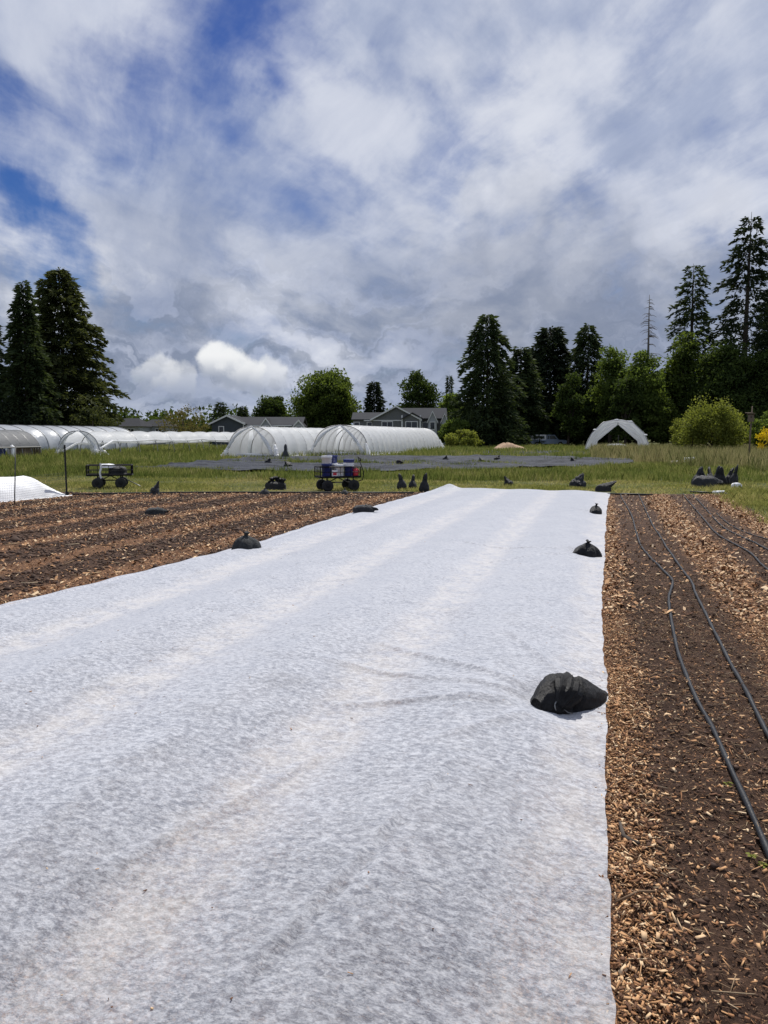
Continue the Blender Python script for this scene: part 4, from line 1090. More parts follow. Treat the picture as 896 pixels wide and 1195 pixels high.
# ------------------------------------------------------------------ carts
def garden_cart(loc, rz, label, L=1.22, W=.62, handle=True, wb=.70):
    root = empty('garden_cart', loc, label, 'cart', 'black mesh garden carts', rz)
    z0 = .40
    m = MB()
    for s in (-1, 1):
        m.bar((-L / 2, s * W / 2, z0), (L / 2, s * W / 2, z0), .018); m.bar((s * L / 2, -W / 2, z0), (s * L / 2, W / 2, z0), .018)
        m.bar((s * wb / 2, -W * .42, z0), (s * wb / 2, -W * .42, .24), .02); m.bar((s * wb / 2, W * .42, z0), (s * wb / 2, W * .42, .24), .02)
        m.bar((s * wb / 2, -W * .5, .2), (s * wb / 2, W * .5, .2), .018)
        m.bar((s * wb / 2, 0, .2), (0, 0, z0 - .02), .014)
    m.bar((-wb / 2, 0, .24), (wb / 2, 0, .24), .018)
    m.build('frame', M['black'], root)
    m = MB()
    for k in range(26): m.bar((-L / 2 + k * L / 25, -W / 2, z0 + .012), (-L / 2 + k * L / 25, W / 2, z0 + .012), .006)
    for k in range(12): m.bar((-L / 2, -W / 2 + k * W / 11, z0 + .018), (L / 2, -W / 2 + k * W / 11, z0 + .018), .006)
    m.build('deck', M['black'], root)
    hz_ = .30
    for s in (-1, 1):
        for (u, v) in (((-L / 2, s * W / 2), (L / 2, s * W / 2)), ((s * L / 2, -W / 2), (s * L / 2, W / 2))):
            m = MB()
            for z in (z0 + hz_, z0 + hz_ * .5, z0 + .03): m.bar((*u, z), (*v, z), .016 if z > z0 + .2 else .008)
            n = 4
            for k in range(n + 1):
                a = Vector((*u, 0)).lerp(Vector((*v, 0)), k / n); r = .015 if k in (0, n) else .008
                m.bar((a.x, a.y, z0), (a.x, a.y, z0 + hz_), r)
            m.build('side_rail', M['black'], root)
    for sx in (-1, 1):
        for sy in (-1, 1):
            w = empty('wheel', (sx * wb / 2, sy * (W / 2 + .02), .165), None, None); w.parent = root
            ty = MB()
            pr = [(.155 * .45, -.045), (.125, -.048), (.152, -.038), (.165, -.015), (.165, .015), (.152, .038), (.125, .048), (.155 * .45, .045)]
            ty.lathe(pr, 22); ty.v = [(x, z, y) for x, y, z in ty.v]; ty.f = [f[::-1] for f in ty.f]; ty.build('tyre', M['rubber'], w, True)
            rm = MB().lathe([(.02, -.055), (.03, -.05), (.068, -.047), (.068, .047), (.03, .05), (.02, .055)], 16); rm.v = [(x, z, y) for x, y, z in rm.v]; rm.build('rim', M['black'], w)
    if handle:
        hd = MB(); hd.tube([(L / 2 - .05, 0, .24), (L / 2 + .16, 0, .3), (L / 2 + .2, 0, .5), (L / 2 + .08, 0, .85)], .014, 7)
        hd.tube([(L / 2 + .08, -.07, .86), (L / 2 + .07, -.08, .92), (L / 2 + .03, 0, .98), (L / 2 + .07, .08, .92), (L / 2 + .08, .07, .86), (L / 2 + .08, -.07, .86)], .014, 7)
        hd.build('handle', M['black'], root, True)
    return root
cz = R(16.3)
pc1 = G(129, 569.5)
garden_cart(pc1, cz + R(14), 'black garden cart at left heaped with white cloth', 1.28, .62, False, .66)
hd = None
for o in list(COL.objects):
    if o.name == 'garden_cart':
        MB().tube([(.52, -.1, .24), (.8, -.35, .12), (.95, -.45, .04)], .014, 7).build('handle', M['steel'], o, True)
def in_cart(root_loc, rz, lx, ly, lz): return root_loc + Matrix.Rotation(rz, 3, 'Z') @ Vector((lx, ly, lz))
# cloth bundle on cart 1
m = lump(.44, .3, .12, 5.5, .36); cl = m.build('cloth_bundle', M['white_cloth'], None, True, in_cart(pc1, cz + R(14)  , -.06, 0, .62)); tag(cl, 'crumpled white cloth thrown over the left garden cart', 'cloth')
mm = MB(); mm.grid([[(-.2 + .014 * k + .02 * math.sin(j), -.335 - .015 * math.sin(k * 2 + j), .15 - j * .065) for k in range(5)] for j in range(8)]); 
cd = mm.build('hanging_fold', M['white_cloth'], cl, True); cd.rotation_euler = (0, 0, cz + R(14))
m = lump(.55, .5, .24, 8.5, .1); o = m.build('black_sack', M['bag'], None, True, in_cart(pc1, cz + R(14), .22, .02, .425)); tag(o, 'dark sack lying in the left garden cart beside the white cloth', 'sack')

pc2 = G(394, 572.5); rz2 = cz + R(20)
garden_cart(pc2, rz2, 'black garden cart in the middle carrying buckets', 1.2, .62, True, .78)
def bucket(p, mat, label, band=None, h=.37, r=.15, lid=None):
    root = empty('bucket', p, label, 'bucket', 'buckets on the garden cart')
    MB().lathe([(r * .86, 0), (r * .9, .02), (r * .98, h * .86), (r * 1.06, h * .87), (r * 1.06, h * .9), (r * 1.0, h * .91), (r * 1.06, h * .96), (r * 1.06, h), (r * .97, h), (r * .9, h * .2), (.02, h * .18)], 24).build('pail', M[mat], root, True)
    if lid: MB().lathe([(r * 1.1, h - .02), (r * 1.1, h + .025), (r * .9, h + .03), (.01, h + .028)], 24).build('lid', M[lid], root)
    if band: MB().lathe([(r * 1.005, h * .62), (r * 1.012, h * .62), (r * 1.025, h * .84), (r * 1.01, h * .84)], 24).build('label_band', M[band], root)
    MB().tube([(r * 1.08 * math.cos(a), r * 1.08 * math.sin(a) * .25 - .0, h * .82 + .0 - abs(math.sin(a)) * .12 * (1 if math.sin(a) < 0 else 0)) for a in np.linspace(math.pi, 2 * math.pi, 12)], .004, 5).build('bail', M['steel'], root, True)
    return root
B = lambda lx, ly, lz=.425: in_cart(pc2, rz2, lx, ly, lz)
bucket(B(-.36, -.12), 'blue_plastic', 'dark blue bucket under the white one at the left end of the cart')
bucket(B(-.36, -.12, .425 + .23), 'white_plastic', 'white bucket nested in the blue one at the left end of the cart', h=.36)
bucket(B(-.13, .10), 'white_plastic', 'white bucket under the blue one at the back of the cart')
bucket(B(-.13, .10, .425 + .20), 'blue_plastic', 'blue bucket nested on a white one at the back of the cart', h=.40)
bucket(B(.0, -.13, .425), 'white_plastic', 'low white bucket in the centre of the cart', h=.34, r=.15)
bucket(B(.31, -.10), 'blue_plastic', 'blue bucket with a white band at the right end of the cart', band='white_plastic', h=.46, lid='blue_plastic')
jr = empty('jug', B(.48, -.22, .425), 'small red jug at the right end of the bucket cart', 'jug')
m = MB(); m.lathe([(.06, 0), (.075, .02), (.078, .16), (.05, .2), (.022, .22), (.022, .25)], 14); m.build('body', M['red_plastic'], jr, True)
MB().tube([(.06, 0, .08), (.11, 0, .1), (.11, 0, .18), (.045, 0, .21)], .011, 6).build('grip', M['red_plastic'], jr, True)
MB().lathe([(.026, .25), (.026, .275), (.01, .277)], 12).build('cap', M['white_plastic'], jr)
# red and white sticker on the low bucket side facing us
jb = empty('box', B(-.17, -.27, .425), 'small red and white box standing in front of the buckets on the cart', 'box')
MB().box((0, 0, .09), (.16, .06, .18)).build('carton', M['white_plastic'], jb); MB().box((0, -.032, .08), (.11, .004, .09)).build('panel', M['red_plastic'], jb); jb.rotation_euler = (0, 0, rz2)

# ------------------------------------------------------------------ nest box on pole
d = 44.; p = at(875, d)
bx = empty('nest_box_post', p, 'slim wooden post with a small bird nest box in front of the yellow-green bush', 'post')
hgt = zat(474, d)
MB().tube([(0, 0, 0), (.01, 0, hgt * .5), (.05, 0, hgt)], [.055, .05, .025], 8).build('post', M['old_wood'], bx, True)
zb = zat(488, d)
nb = MB(); nb.box((-.02, -.14, zb), (.30, .2, .42)); o = nb.build('nest_box', M['old_wood'], bx)
MB().box((-.02, -.16, zb + .235), (.40, .32, .035), Matrix.Rotation(R(-12), 3, 'X')).build('roof', M['old_wood'], o)
MB().lathe([(.035, 0), (.035, .006)], 14, (0, 0, 0)).build('entrance', M['black'], o, loc=(-.02, -.243, zb + .06)).rotation_euler = (R(90), 0, 0)
MB().bar((-.32, -.02, zb + .3), (.1, -.02, zb + .32), .025).build('crosspiece', M['old_wood'], bx)
p = at(805, 42.)
bo = empty('tub', p, 'white plastic tub lying in the grass below the yellow-green bush', 'tub')
m = MB().lathe([(.10, -.25), (.17, -.24), (.19, .2), (.21, .21), (.21, .25), (.17, .25), (.15, -.1), (.02, -.12)], 20); m.v = [(z, x, y + .2) for x, y, z in m.v]; m.build('pail', M['white_plastic'], bo, True)
MB().tube([(.22, .2 * math.cos(a), .2 + .2 * math.sin(a)) for a in np.linspace(0, math.pi, 9)], .008, 5).build('bail', M['steel'], bo)
bd = MB(); bd.box((0, 0, .12), (.45, .3, .02), Matrix.Rotation(R(14), 3, 'X')); bd.box((0, -.14, .05), (.45, .02, .10)); 
tag(bd.build('lid', M['white_plastic'], None, False, at(787, 43.)), 'flat white lid on the grass left of the white tub', 'lid')

# wood chip pile
d = 83.; p = at(594, d)
n = 60; u = np.linspace(-1, 1, n); X, Y = np.meshgrid(u, u); rr = np.hypot(X, Y)
Z = np.clip(1 - rr, 0, 1) ** .8 * .95 * (1 + .35 * fbm(X * 2.2, Y * 2.2, 3)) + .03 * fbm(X * 9, Y * 9, 3) * (rr < 1)
m_ = arr('wood_chip_pile', np.stack([X * 2.0 + p.x, Y * 1.6 + p.y, Z - .01], -1).reshape(-1, 3), gridfaces(n, n), None or simple('chip_pile', (.36, .24, .15), .9, var=.5, scale=9, bump=1., bscale=12, coords='pos'), smooth=True)
tag(m_, 'low tan pile of wood chips on the far grass left of the pickup truck', 'wood chip pile')

# standing blue-grey sack by tunnel
sandbag(at(333, 50.), 'upright', .42, 1.0, 61, 'blue-grey tied sack standing at the side of the pale-ended white tunnel', 'bag_grey', .3, cat='sack')

# ------------------------------------------------------------------ pickup
def truck():
    root = empty('pickup_truck', at(638, 106), 'pale blue pickup truck with a white canopy parked under the dark trees', 'truck', None, YAW + R(6))
    m = MB()
    def prism(prof, y0, y1, inset=0):
        n = len(prof); vs = [(x, y0, z) for x, z in prof] + [(x, y1, z) for x, z in prof]
        fs = [tuple(range(n)), tuple(range(2 * n - 1, n - 1, -1))] + [(i, n + i, n + (i + 1) % n, (i + 1) % n) for i in range(n)]
        return vs, fs
    m.add(*prism([(-2.6, .5), (-2.6, .98), (.9, 1.0), (2.45, .93), (2.6, .8), (2.62, .48), (2.2, .42), (-2.4, .42)], -.9, .9))
    m.build('body', M['truck_paint'], root)
    c = MB(); c.add(*prism([(-.25, 1.0), (-.2, 1.62), (-.05, 1.68), (.85, 1.66), (1.45, 1.0)], -.8, .8)); cb = c.build('cab', M['truck_paint'], root)
    cn = MB(); cn.add(*prism([(-2.5, .99), (-2.35, 1.66), (-.35, 1.68), (-.35, .99)], -.84, .84)); cn.build('canopy', M['white_plastic'], root)
    for s in (-1, 1):
        for prof in ([(.15, 1.08), (.15, 1.56), (.78, 1.55), (1.2, 1.08)], [(-.16, 1.08), (-.14, 1.56), (.08, 1.56), (.08, 1.08)]):
            g = MB(); y = s * .805; g.add(*prism(prof, y - .006, y + .006)); g.build('window', M['glass'], root)
        g = MB(); g.add(*prism([(-2.15, 1.12), (-2.1, 1.52), (-.6, 1.53), (-.6, 1.12)], s * .845 - .006, s * .845 + .006)); g.build('canopy_window', M['glass'], root)
        for x in (-1.65, 1.65):
            w = MB().lathe([(.2, -.11), (.33, -.12), (.36, -.08), (.36, .08), (.33, .12), (.2, .11)], 20, (0, 0, 0)); w.v = [(a, c_, b) for a, b, c_ in w.v]
            wo = w.build('wheel', M['rubber'], root, True, (x, s * .82, .36))
            h_ = MB().lathe([(.03, -.125), (.19, -.122), (.19, .122), (.03, .125)], 14); h_.v = [(a, c_, b) for a, b, c_ in h_.v]; h_.build('hubcap', M['steel'], wo)
        MB().box((2.6, s * .68, .74), (.05, .3, .16)).build('headlight', M['white_plastic'], root)
        MB().box((-2.61, s * .78, .78), (.03, .16, .26)).build('tail_light', M['red_plastic'], root)
    MB().box((2.66, 0, .5), (.12, 1.75, .14)).build('bumper', M['steel'], root); MB().box((-2.66, 0, .5), (.12, 1.75, .14)).build('bumper', M['steel'], root)
truck()

# ------------------------------------------------------------------ houses
def gable_roof(m, x0, x1, y0, y1, ze, zr, ov=.35, th=.14, axis='x'):
    """two pitched slabs"""
    if axis == 'x':
        yc = (y0 + y1) / 2; s = (zr - ze) / ((y1 - y0) / 2); zo = ze - s * ov
        for yo in (y0 - ov, y1 + ov):
            a = [(x0 - ov, yo, zo), (x1 + ov, yo, zo), (x1 + ov, yc, zr), (x0 - ov, yc, zr)]
            m.add(a + [(x, y, z + th) for x, y, z in a], [(0, 1, 2, 3), (7, 6, 5, 4), (0, 4, 5, 1), (1, 5, 6, 2), (2, 6, 7, 3), (3, 7, 4, 0)])
    else:
        xc = (x0 + x1) / 2; s = (zr - ze) / ((x1 - x0) / 2); zo = ze - s * ov
        for xo in (x0 - ov, x1 + ov):
            a = [(xo, y0 - ov, zo), (xo, y1, zo), (xc, y1, zr), (xc, y0 - ov, zr)]
            m.add(a + [(x, y, z + th) for x, y, z in a], [(0, 1, 2, 3), (7, 6, 5, 4), (0, 4, 5, 1), (1, 5, 6, 2), (2, 6, 7, 3), (3, 7, 4, 0)])
    return m
def gable_walls(m, x0, x1, y0, y1, ze, zr, axis='x'):
    if axis == 'x':
        yc = (y0 + y1) / 2
        v = [(x, y, z) for x in (x0, x1) for y, z in ((y0, 0), (y1, 0), (y1, ze), (yc, zr - .02), (y0, ze))]
    else:
        xc = (x0 + x1) / 2
        v = [(x, y, z) for y in (y0, y1) for x, z in ((x0, 0), (x1, 0), (x1, ze), (xc, zr - .02), (x0, ze))]
    return m.add(v, [(0, 1, 2, 3, 4), (9, 8, 7, 6, 5), (0, 5, 6, 1), (1, 6, 7, 2), (4, 9, 5, 0), (2, 7, 8, 3), (3, 8, 9, 4)])
def bargeboard(m, x0, x1, y, ze, zr, ov=.35, w=.2):
    """white trim under the rake of a gable facing -y"""
    xc = (x0 + x1) / 2; s = (zr - ze) / ((x1 - x0) / 2)
    for sg, xo in ((-1, x0 - ov), (1, x1 + ov)):
        zo = ze - s * ov
        v = [(xo, y - .05, zo - .12), (xc, y - .05, zr - .12), (xc, y - .05, zr + .14), (xo, y - .05, zo + .14)]
        m.add(v + [(a, b + .045, c) for a, b, c in v], [(0, 1, 2, 3), (7, 6, 5, 4), (0, 4, 5, 1), (2, 6, 7, 3), (0, 3, 7, 4), (1, 5, 6, 2)])
    return m
def window(root, c, w, h, nrm='-y', mull=1):
    """framed window standing proud of the wall"""
    R3 = Matrix.Identity(3) if nrm == '-y' else Matrix.Rotation(R(-90), 3, 'Z')
    c = Vector(c); m = MB(); t = .11
    for s in (-1, 1):
        m.box(c + R3 @ Vector((s * (w / 2), 0, 0)), (t, .08, h + t), R3); m.box(c + R3 @ Vector((0, -.003, s * h / 2)), (w - t, .08, t), R3)
    for k in range(mull): m.box(c + R3 @ Vector((-w / 2 + w * (k + 1) / (mull + 1), -.006, 0)), (.07, .06, h - t), R3)
    o = m.build('window', M['trim'], root)
    MB().box(c + R3 @ Vector((0, .012, 0)), (w - t, .03, h - t), R3).build('pane', M['glass'], o)

def house_centre():
    d = 124.
    root = empty('house', at(466, d), 'long grey house with white-trimmed windows behind the ribbed tunnel', 'house', None, YAW + R(-2))
    k = d / F
    X_ = lambda x: (x - 466) * k
    z = lambda y: zat(y, d)
    gable_walls(MB(), X_(412), X_(448), 0.6, 7, z(490), z(482.5)).build('wall', M['grey_siding'], root)
    gable_roof(MB(), X_(412), X_(448), .6, 7, z(489.5), z(481.5), .3).build('roof', M['roof'], root)
    gable_walls(MB(), X_(435), X_(489), -.6, 8, z(489), z(474.5), 'y').build('wall', M['grey_siding'], root)
    gable_roof(MB(), X_(435), X_(489), -.6, 8, z(489), z(474.5), .4, axis='y').build('roof', M['roof'], root)
    gable_walls(MB(), X_(470), X_(519), .4, 7.5, z(488), z(476.5)).build('wall', M['grey_siding'], root)
    gable_roof(MB(), X_(470), X_(519), .4, 7.5, z(488), z(476.2), .35).build('roof', M['roof'], root)
    tr = MB(); bargeboard(tr, X_(435), X_(489), -1.0, z(489), z(474.5), .4)
    gable_walls(MB(), X_(470), X_(492), -.9, 1, z(488.6), z(482.5), 'y').build('wall', M['grey_siding'], root)
    gable_roof(MB(), X_(470), X_(492), -.9, 1, z(488.6), z(482.5), .3, axis='y').build('roof', M['roof'], root)
    for xa, xb, zt, yy in ((499, 509, 480.5, -1.0), (514.5, 521, 483, -.6)):
        gable_walls(MB(), X_(xa), X_(xb), yy, 2.5, z(491), z(zt), 'y').build('wall', M['pale_siding'], root)
        gable_roof(MB(), X_(xa), X_(xb), yy, 2.5, z(491), z(zt), .18, axis='y').build('roof', M['roof_dark'], root)
        bargeboard(tr, X_(xa), X_(xb), yy - .2, z(491), z(zt), .18)
    tr.box((X_(452), -.65, z(490.8)), (X_(489) - X_(435), .06, .16)); tr.box((X_(490), -.93, z(500)), (.22, .05, z(489) * 1.0)); tr.box((X_(469), -.93, z(500)), (.22, .05, z(489)))
    tr.build('trim', M['trim'], root)
    window(root, (X_(452), -.64, z(497)), 1.75, 1.35); window(root, (X_(480), -.94, z(497)), 1.9, 1.35); window(root, (X_(416), .56, z(495.5)), .9, .8, mull=0); window(root, (X_(431), .56, z(495.5)), .8, .8, mull=0)
    window(root, (X_(496), .36, z(497)), .9, 1.2, mull=0); window(root, (X_(504), -1.04, z(497)), .8, 1.2, mull=0)
house_centre()

def house_left():
    d = 118.; k = d / F
    root = empty('house', at(303, d), 'dark slate house with two small white gables behind the pale-ended tunnel', 'house', None, YAW)
    X_ = lambda x: (x - 303) * k
    z = lambda y: zat(y, d)
    gable_walls(MB(), X_(250), X_(286), -1.5, 9, z(494), z(485.5), 'y').build('wall', M['slate_siding'], root)
    gable_roof(MB(), X_(250), X_(286), -1.5, 9, z(494), z(485.5), .4, axis='y').build('roof', M['roof'], root)
    gable_walls(MB(), X_(270), X_(350), 0, 7.5, z(496), z(487)).build('wall', M['slate_siding'], root)
    gable_roof(MB(), X_(270), X_(350), 0, 7.5, z(496), z(487), .4).build('roof', M['roof'], root)
    tr = MB(); bargeboard(tr, X_(250), X_(286), -1.9, z(494), z(485.5), .4)
    for xa, xb, zt, yy in ((306, 317, 488.8, -.9), (344, 354, 491, -.8)):
        gable_walls(MB(), X_(xa), X_(xb), yy, 3, z(496.5), z(zt), 'y').build('wall', M['pale_siding'], root)
        gable_roof(MB(), X_(xa), X_(xb), yy, 3, z(496.5), z(zt), .25, axis='y').build('roof', M['roof_dark'], root)
        bargeboard(tr, X_(xa), X_(xb), yy - .27, z(496.5), z(zt), .25)
    tr.box((X_(286.5), -1.53, z(501)), (.16, .05, 2.2)); tr.box((X_(329), -.45, z(496.8)), (3.2, .05, .16)); tr.box((X_(296), -.45, z(496.8)), (2.3, .05, .16))
    tr.build('trim', M['trim'], root)
    window(root, (X_(261), -1.55, z(502)), .75, 1.1, mull=0); window(root, (X_(311), -.95, z(499.5)), .9, .7, mull=1); window(root, (X_(328), -.05, z(499.5)), 1.1, .6, mull=1); window(root, (X_(349), -.85, z(500)), .8, .7, mull=0)
house_left()

def far_house(x0, x1, yt, d, label, wall='pale_siding', yshift=0):
    k = d / F; xc = (x0 + x1) / 2
    root = empty('house', at(xc, d), label, 'house', None, YAW)
    W = (x1 - x0) * k; z = lambda y: zat(y, d); m = MB(); ze = z(497.5); zr = z(yt); q = W / 2
    MB().box((0, 4.0, ze / 2), (W - .9, 8, ze)).build('wall', M[wall], root)
    m.add([(-q, -.5, ze), (q, -.5, ze), (q, 8.5, ze), (-q, 8.5, ze), (-q * .45, 4, zr), (q * .45, 4, zr)], [(0, 1, 5, 4), (1, 2, 5), (2, 3, 4, 5), (3, 0, 4), (3, 2, 1, 0)])
    m.build('roof', M['roof_dark'], root)
    window(root, (-W * .2, -.05, ze - .9), 1.1, 1.0); window(root, (W * .2, -.05, ze - .9), 1.1, 1.0)
far_house(122, 166, 487.5, 128., 'distant house with dark hip roof right of the tall left conifers')
far_house(160, 196, 489, 134., 'distant house with dark hip roof left of the bare budding tree')

# ------------------------------------------------------------------ trees
def rhombs(C, D, S, L, W):
    """C centre-base, D unit axis, S side vector; leaf-shaped faces"""
    L = L[:, None]; W = W[:, None]
    V = np.stack([C, C + D * L * .45 + S * W * .5, C + D * L, C + D * L * .45 - S * W * .5], 1)
    return V.reshape(-1, 3), np.arange(len(C) * 4).reshape(-1, 4)
def unit(v): return v / np.maximum(np.linalg.norm(v, axis=-1, keepdims=True), 1e-9)

def conifer(x, top, d, hw, mat, label, seed, p=.85, z0f=.06, droop=.35, dens=1.0, gap=.0, name='conifer_tree', rtop=.0, leaf=1.0, up=.25, group=None, bare=0.):
    rng = np.random.default_rng(seed)
    H = zat(top, d); Rr = px(hw, d)
    root = empty(name, at(x, d), label, 'tree', group)
    tk = MB(); lean = rng.normal(0, .006, 2) * H
    tip = np.array([lean[0], lean[1], H])
    tk.tube([(0, 0, -.1), (lean[0] * .1, lean[1] * .1, H * .3), (lean[0] * .5, lean[1] * .5, H * .7), tuple(tip)], [H * .017, H * .013, H * .007, .02], 8)
    Cs, Ds, Ss, Ls, Ws = [], [], [], [], []
    z = z0f * H; step = H / 46 / max(dens, .5) ** .5
    gz = rng.random(40)
    while z < H * .985:
        t = (z - z0f * H) / (H - z0f * H)
        prof = (1 - t) ** p * (1 - rtop) + rtop * math.sqrt(max(0, 1 - t ** 2.2))
        if t < .12: prof *= .75 + 2 * t
        nb = int(rng.integers(4, 7))
        if rng.random() < gap: nb = int(rng.integers(1, 3))
        az0 = rng.random() * 6.28
        for b in range(nb):
            az = az0 + b * 6.283 / nb + rng.normal(0, .25)
            L = (Rr * prof + .3) * rng.uniform(.55, 1.12) * (1 - gap * .4 * rng.random())
            base = np.array([lean[0] * z / H, lean[1] * z / H, z + rng.uniform(-.5, .5) * step])
            o = np.array([math.cos(az), math.sin(az), 0]); sd_ = np.array([-o[1], o[0], 0])
            upk = up + .5 * t
            ns = max(5, int(L / (.20 * leaf) * dens * 2.6))
            s = rng.uniform(bare + .06, 1, ns) ** .75
            zz = L * (upk * s - (droop + upk * .9) * s * s)
            lat = rng.normal(0, 1, ns) * .20 * L * (1.08 - s)
            C = base + o * (s * L)[:, None] + sd_ * lat[:, None] + np.array([0, 0, 1.]) * (zz + rng.normal(0, .07 * leaf, ns) - .10 * np.abs(lat))[:, None]
            D = unit(o[None] * (.55 + .4 * rng.random(ns))[:, None] + sd_[None] * (np.sign(lat) * rng.uniform(.1, .9, ns))[:, None] + np.array([0, 0, 1.])[None] * rng.uniform(-.75, .2, ns)[:, None])
            S = unit(np.cross(D, rng.normal(0, 1, (ns, 3))))
            Cs.append(C); Ds.append(D); Ss.append(S); Ls.append(rng.uniform(.3, .75, ns) * leaf); Ws.append(rng.uniform(.12, .26, ns) * leaf)
            if L > .8 and (dens < 1.05):
                pts = [base] + [base + o * (q * L) + np.array([0, 0, L * (upk * q - (droop + upk * .9) * q * q)]) for q in (.35, .7, .98)]
                tk.tube(pts, [.02 + .006 * L, .02 + .004 * L, .02, .008], 4, False)
        z += step * rng.uniform(.75, 1.3)
    V, Fc = rhombs(np.concatenate(Cs), np.concatenate(Ds), np.concatenate(Ss), np.concatenate(Ls), np.concatenate(Ws))
    arr('crown', V, Fc, M[mat], root); tk.build('trunk', M['bark'], root, True)
    return root

def broadleaf(x, top, d, hw, mat, label, seed, base=.2, nclu=60, nleaf=170, leaf=.34, squash=1., name='broadleaf_tree', group=None, bottom=None, sparse=0., trunk='bark', cat='tree', spike=0.):
    rng = np.random.default_rng(seed)
    H = zat(top, d); Rr = px(hw, d); zb = H * base
    root = empty(name, at(x, d), label, cat, group)
    cz_ = (H + zb) / 2; hz_ = (H - zb) / 2
    tk = MB(); tk.tube([(0, 0, -.1), (rng.normal(0, .1), 0, zb * .6), (rng.normal(0, .2), 0, zb + hz_ * .5), (0, 0, H * .85)], [H * .022, H * .018, H * .012, .03], 8)
    u = unit(rng.normal(0, 1, (nclu, 3))); rad = rng.uniform(.35, 1, nclu) ** .6
    cl = u * rad[:, None] * np.array([Rr * .82, Rr * .82, hz_ * .84]); cl[:, 2] += cz_
    # rounded shoulders: broader low, narrow crown
    q = np.clip((cl[:, 2] - zb) / (H - zb), 0, 1); cl[:, :2] *= (1.12 - .3 * q * squash)[:, None]
    rc = rng.uniform(.16, .34, nclu) * (Rr + hz_) * .5
    C = []; 
    for i in range(nclu):
        n = int(nleaf * rng.uniform(.5, 1.4) * (1 - sparse * rng.random()))
        g = unit(rng.normal(0, 1, (n, 3))) * (rng.random(n) ** .45)[:, None] * rc[i] * np.array([1.1, 1.1, .75])
        if spike: g[:, 2] += spike * rng.random(n) * rc[i]
        C.append(cl[i] + g)
    C = np.concatenate(C); C[:, 2] = np.maximum(C[:, 2], .08 * H * rng.random(len(C)))
    n = len(C)
    D = unit(rng.normal(0, 1, (n, 3)) + np.array([0, 0, -.2])); S = unit(np.cross(D, rng.normal(0, 1, (n, 3))))
    L = rng.uniform(.6, 1.3, n) * leaf
    V, Fc = rhombs(C, D, S, L, L * rng.uniform(.45, .8, n))
    for i in range(0, nclu, 3):
        a = Vector((0, 0, zb + (cl[i, 2] - zb) * .35)); b = Vector(cl[i]); tk.tube([a, a.lerp(b, .5) + Vector((0, 0, .1 * Rr)), b], [H * .008, H * .005, .015], 5, False)
    arr('foliage' if cat == 'bush' else 'crown', V, Fc, M[mat], root); tk.build('stem' if cat == 'bush' else 'trunk', M[trunk], root, True)
    return root

# left group
conifer(-14, 350, 104, 44, 'leaf_black', 'dark conifer cut by the left picture edge', 101, p=.6, dens=1.5, leaf=1.35)
conifer(33, 327, 100, 35, 'leaf_conifer', 'pointed dark conifer in front of the broad olive pine at left', 102, p=.75, dens=2.0, leaf=1.35, droop=.3)
conifer(77, 313, 112, 72, 'leaf_olive', 'broad tall olive-green pine, right one of the left group', 103, p=.70, dens=2.4, leaf=1.5, droop=.1, up=.3, rtop=.12)
broadleaf(108, 470, 100, 30, 'leaf_olive', 'low olive shrub under the broad pine behind the left tunnels', 104, .02, 40, 150, .35, name='bush', cat='bush')
broadleaf(20, 462, 99, 45, 'leaf_black', 'dark shrub mass at the foot of the left conifers', 105, .02, 60, 180, .4, name='bush', cat='bush')
# between
broadleaf(214, 474, 112, 33, 'leaf_bud', 'thin budding tree with yellowish twigs between the far roofs', 106, .1, 60, 55, .26, sparse=.5, spike=.6)
conifer(258, 469, 140, 15, 'leaf_conifer', 'small open pine behind the left end of the slate house', 107, p=.5, dens=.8, gap=.3, leaf=1.2)
conifer(283, 474, 145, 9, 'leaf_conifer', 'tiny conifer top above the slate house roof', 108, p=.6, dens=1, leaf=1.2)
broadleaf(318, 458, 142, 24, 'leaf_dark', 'dark round-topped tree behind the slate house', 109, .1, 60, 190, .5)
broadleaf(381, 429, 140, 45, 'leaf_oak', 'large round oak-like tree behind the tunnels', 110, .1, 130, 230, .5)
conifer(437, 444, 141, 17, 'leaf_black', 'dark narrow conifer between the round tree and the grey house', 111, p=.6, dens=1.2, leaf=1.4)
broadleaf(488, 428, 145, 27, 'leaf_dark', 'dark loose-crowned tree behind the grey house roof', 112, .15, 60, 170, .5)
conifer(523, 437, 170, 8, 'leaf_conifer', 'thin far conifer spire right of the grey house', 113, p=.8, dens=1, leaf=1.4)
broadleaf(527, 458, 138, 22, 'leaf_fresh', 'mid green tree beside the right end of the grey house', 114, .05, 50, 170, .45)
broadleaf(545, 468, 150, 22, 'leaf_oak', 'olive green tree behind the drooping conifer, at its left', 115, .05, 40, 170, .5)
# right wall of trees
conifer(568, 366, 100, 56, 'leaf_conifer', 'tall drooping conifer, leftmost of the right-hand trees', 120, p=.62, dens=1.5, droop=.42, leaf=1.3, up=.2)
conifer(606, 404, 108, 36, 'leaf_conifer', 'shorter dark conifer right behind the drooping one', 121, p=.55, dens=1.5, leaf=1.3)
conifer(641, 382, 116, 46, 'leaf_black', 'dense nearly black conifer behind the pickup truck', 122, p=.5, dens=1.7, leaf=1.6, droop=.2, rtop=.15)
conifer(684, 378, 112, 40, 'leaf_conifer', 'pointed conifer between the black one and the green broadleaf trees', 123, p=.65, dens=1.4, leaf=1.3)
broadleaf(712, 391, 103, 26, 'leaf_fresh', 'light green broadleaf tree right of the pointed conifer', 124, .12, 75, 150, .36, squash=2.2)
broadleaf(745, 402, 100, 32, 'leaf_fresh', 'bright green broadleaf tree behind the open tunnel', 125, .08, 85, 170, .36, squash=1.6)
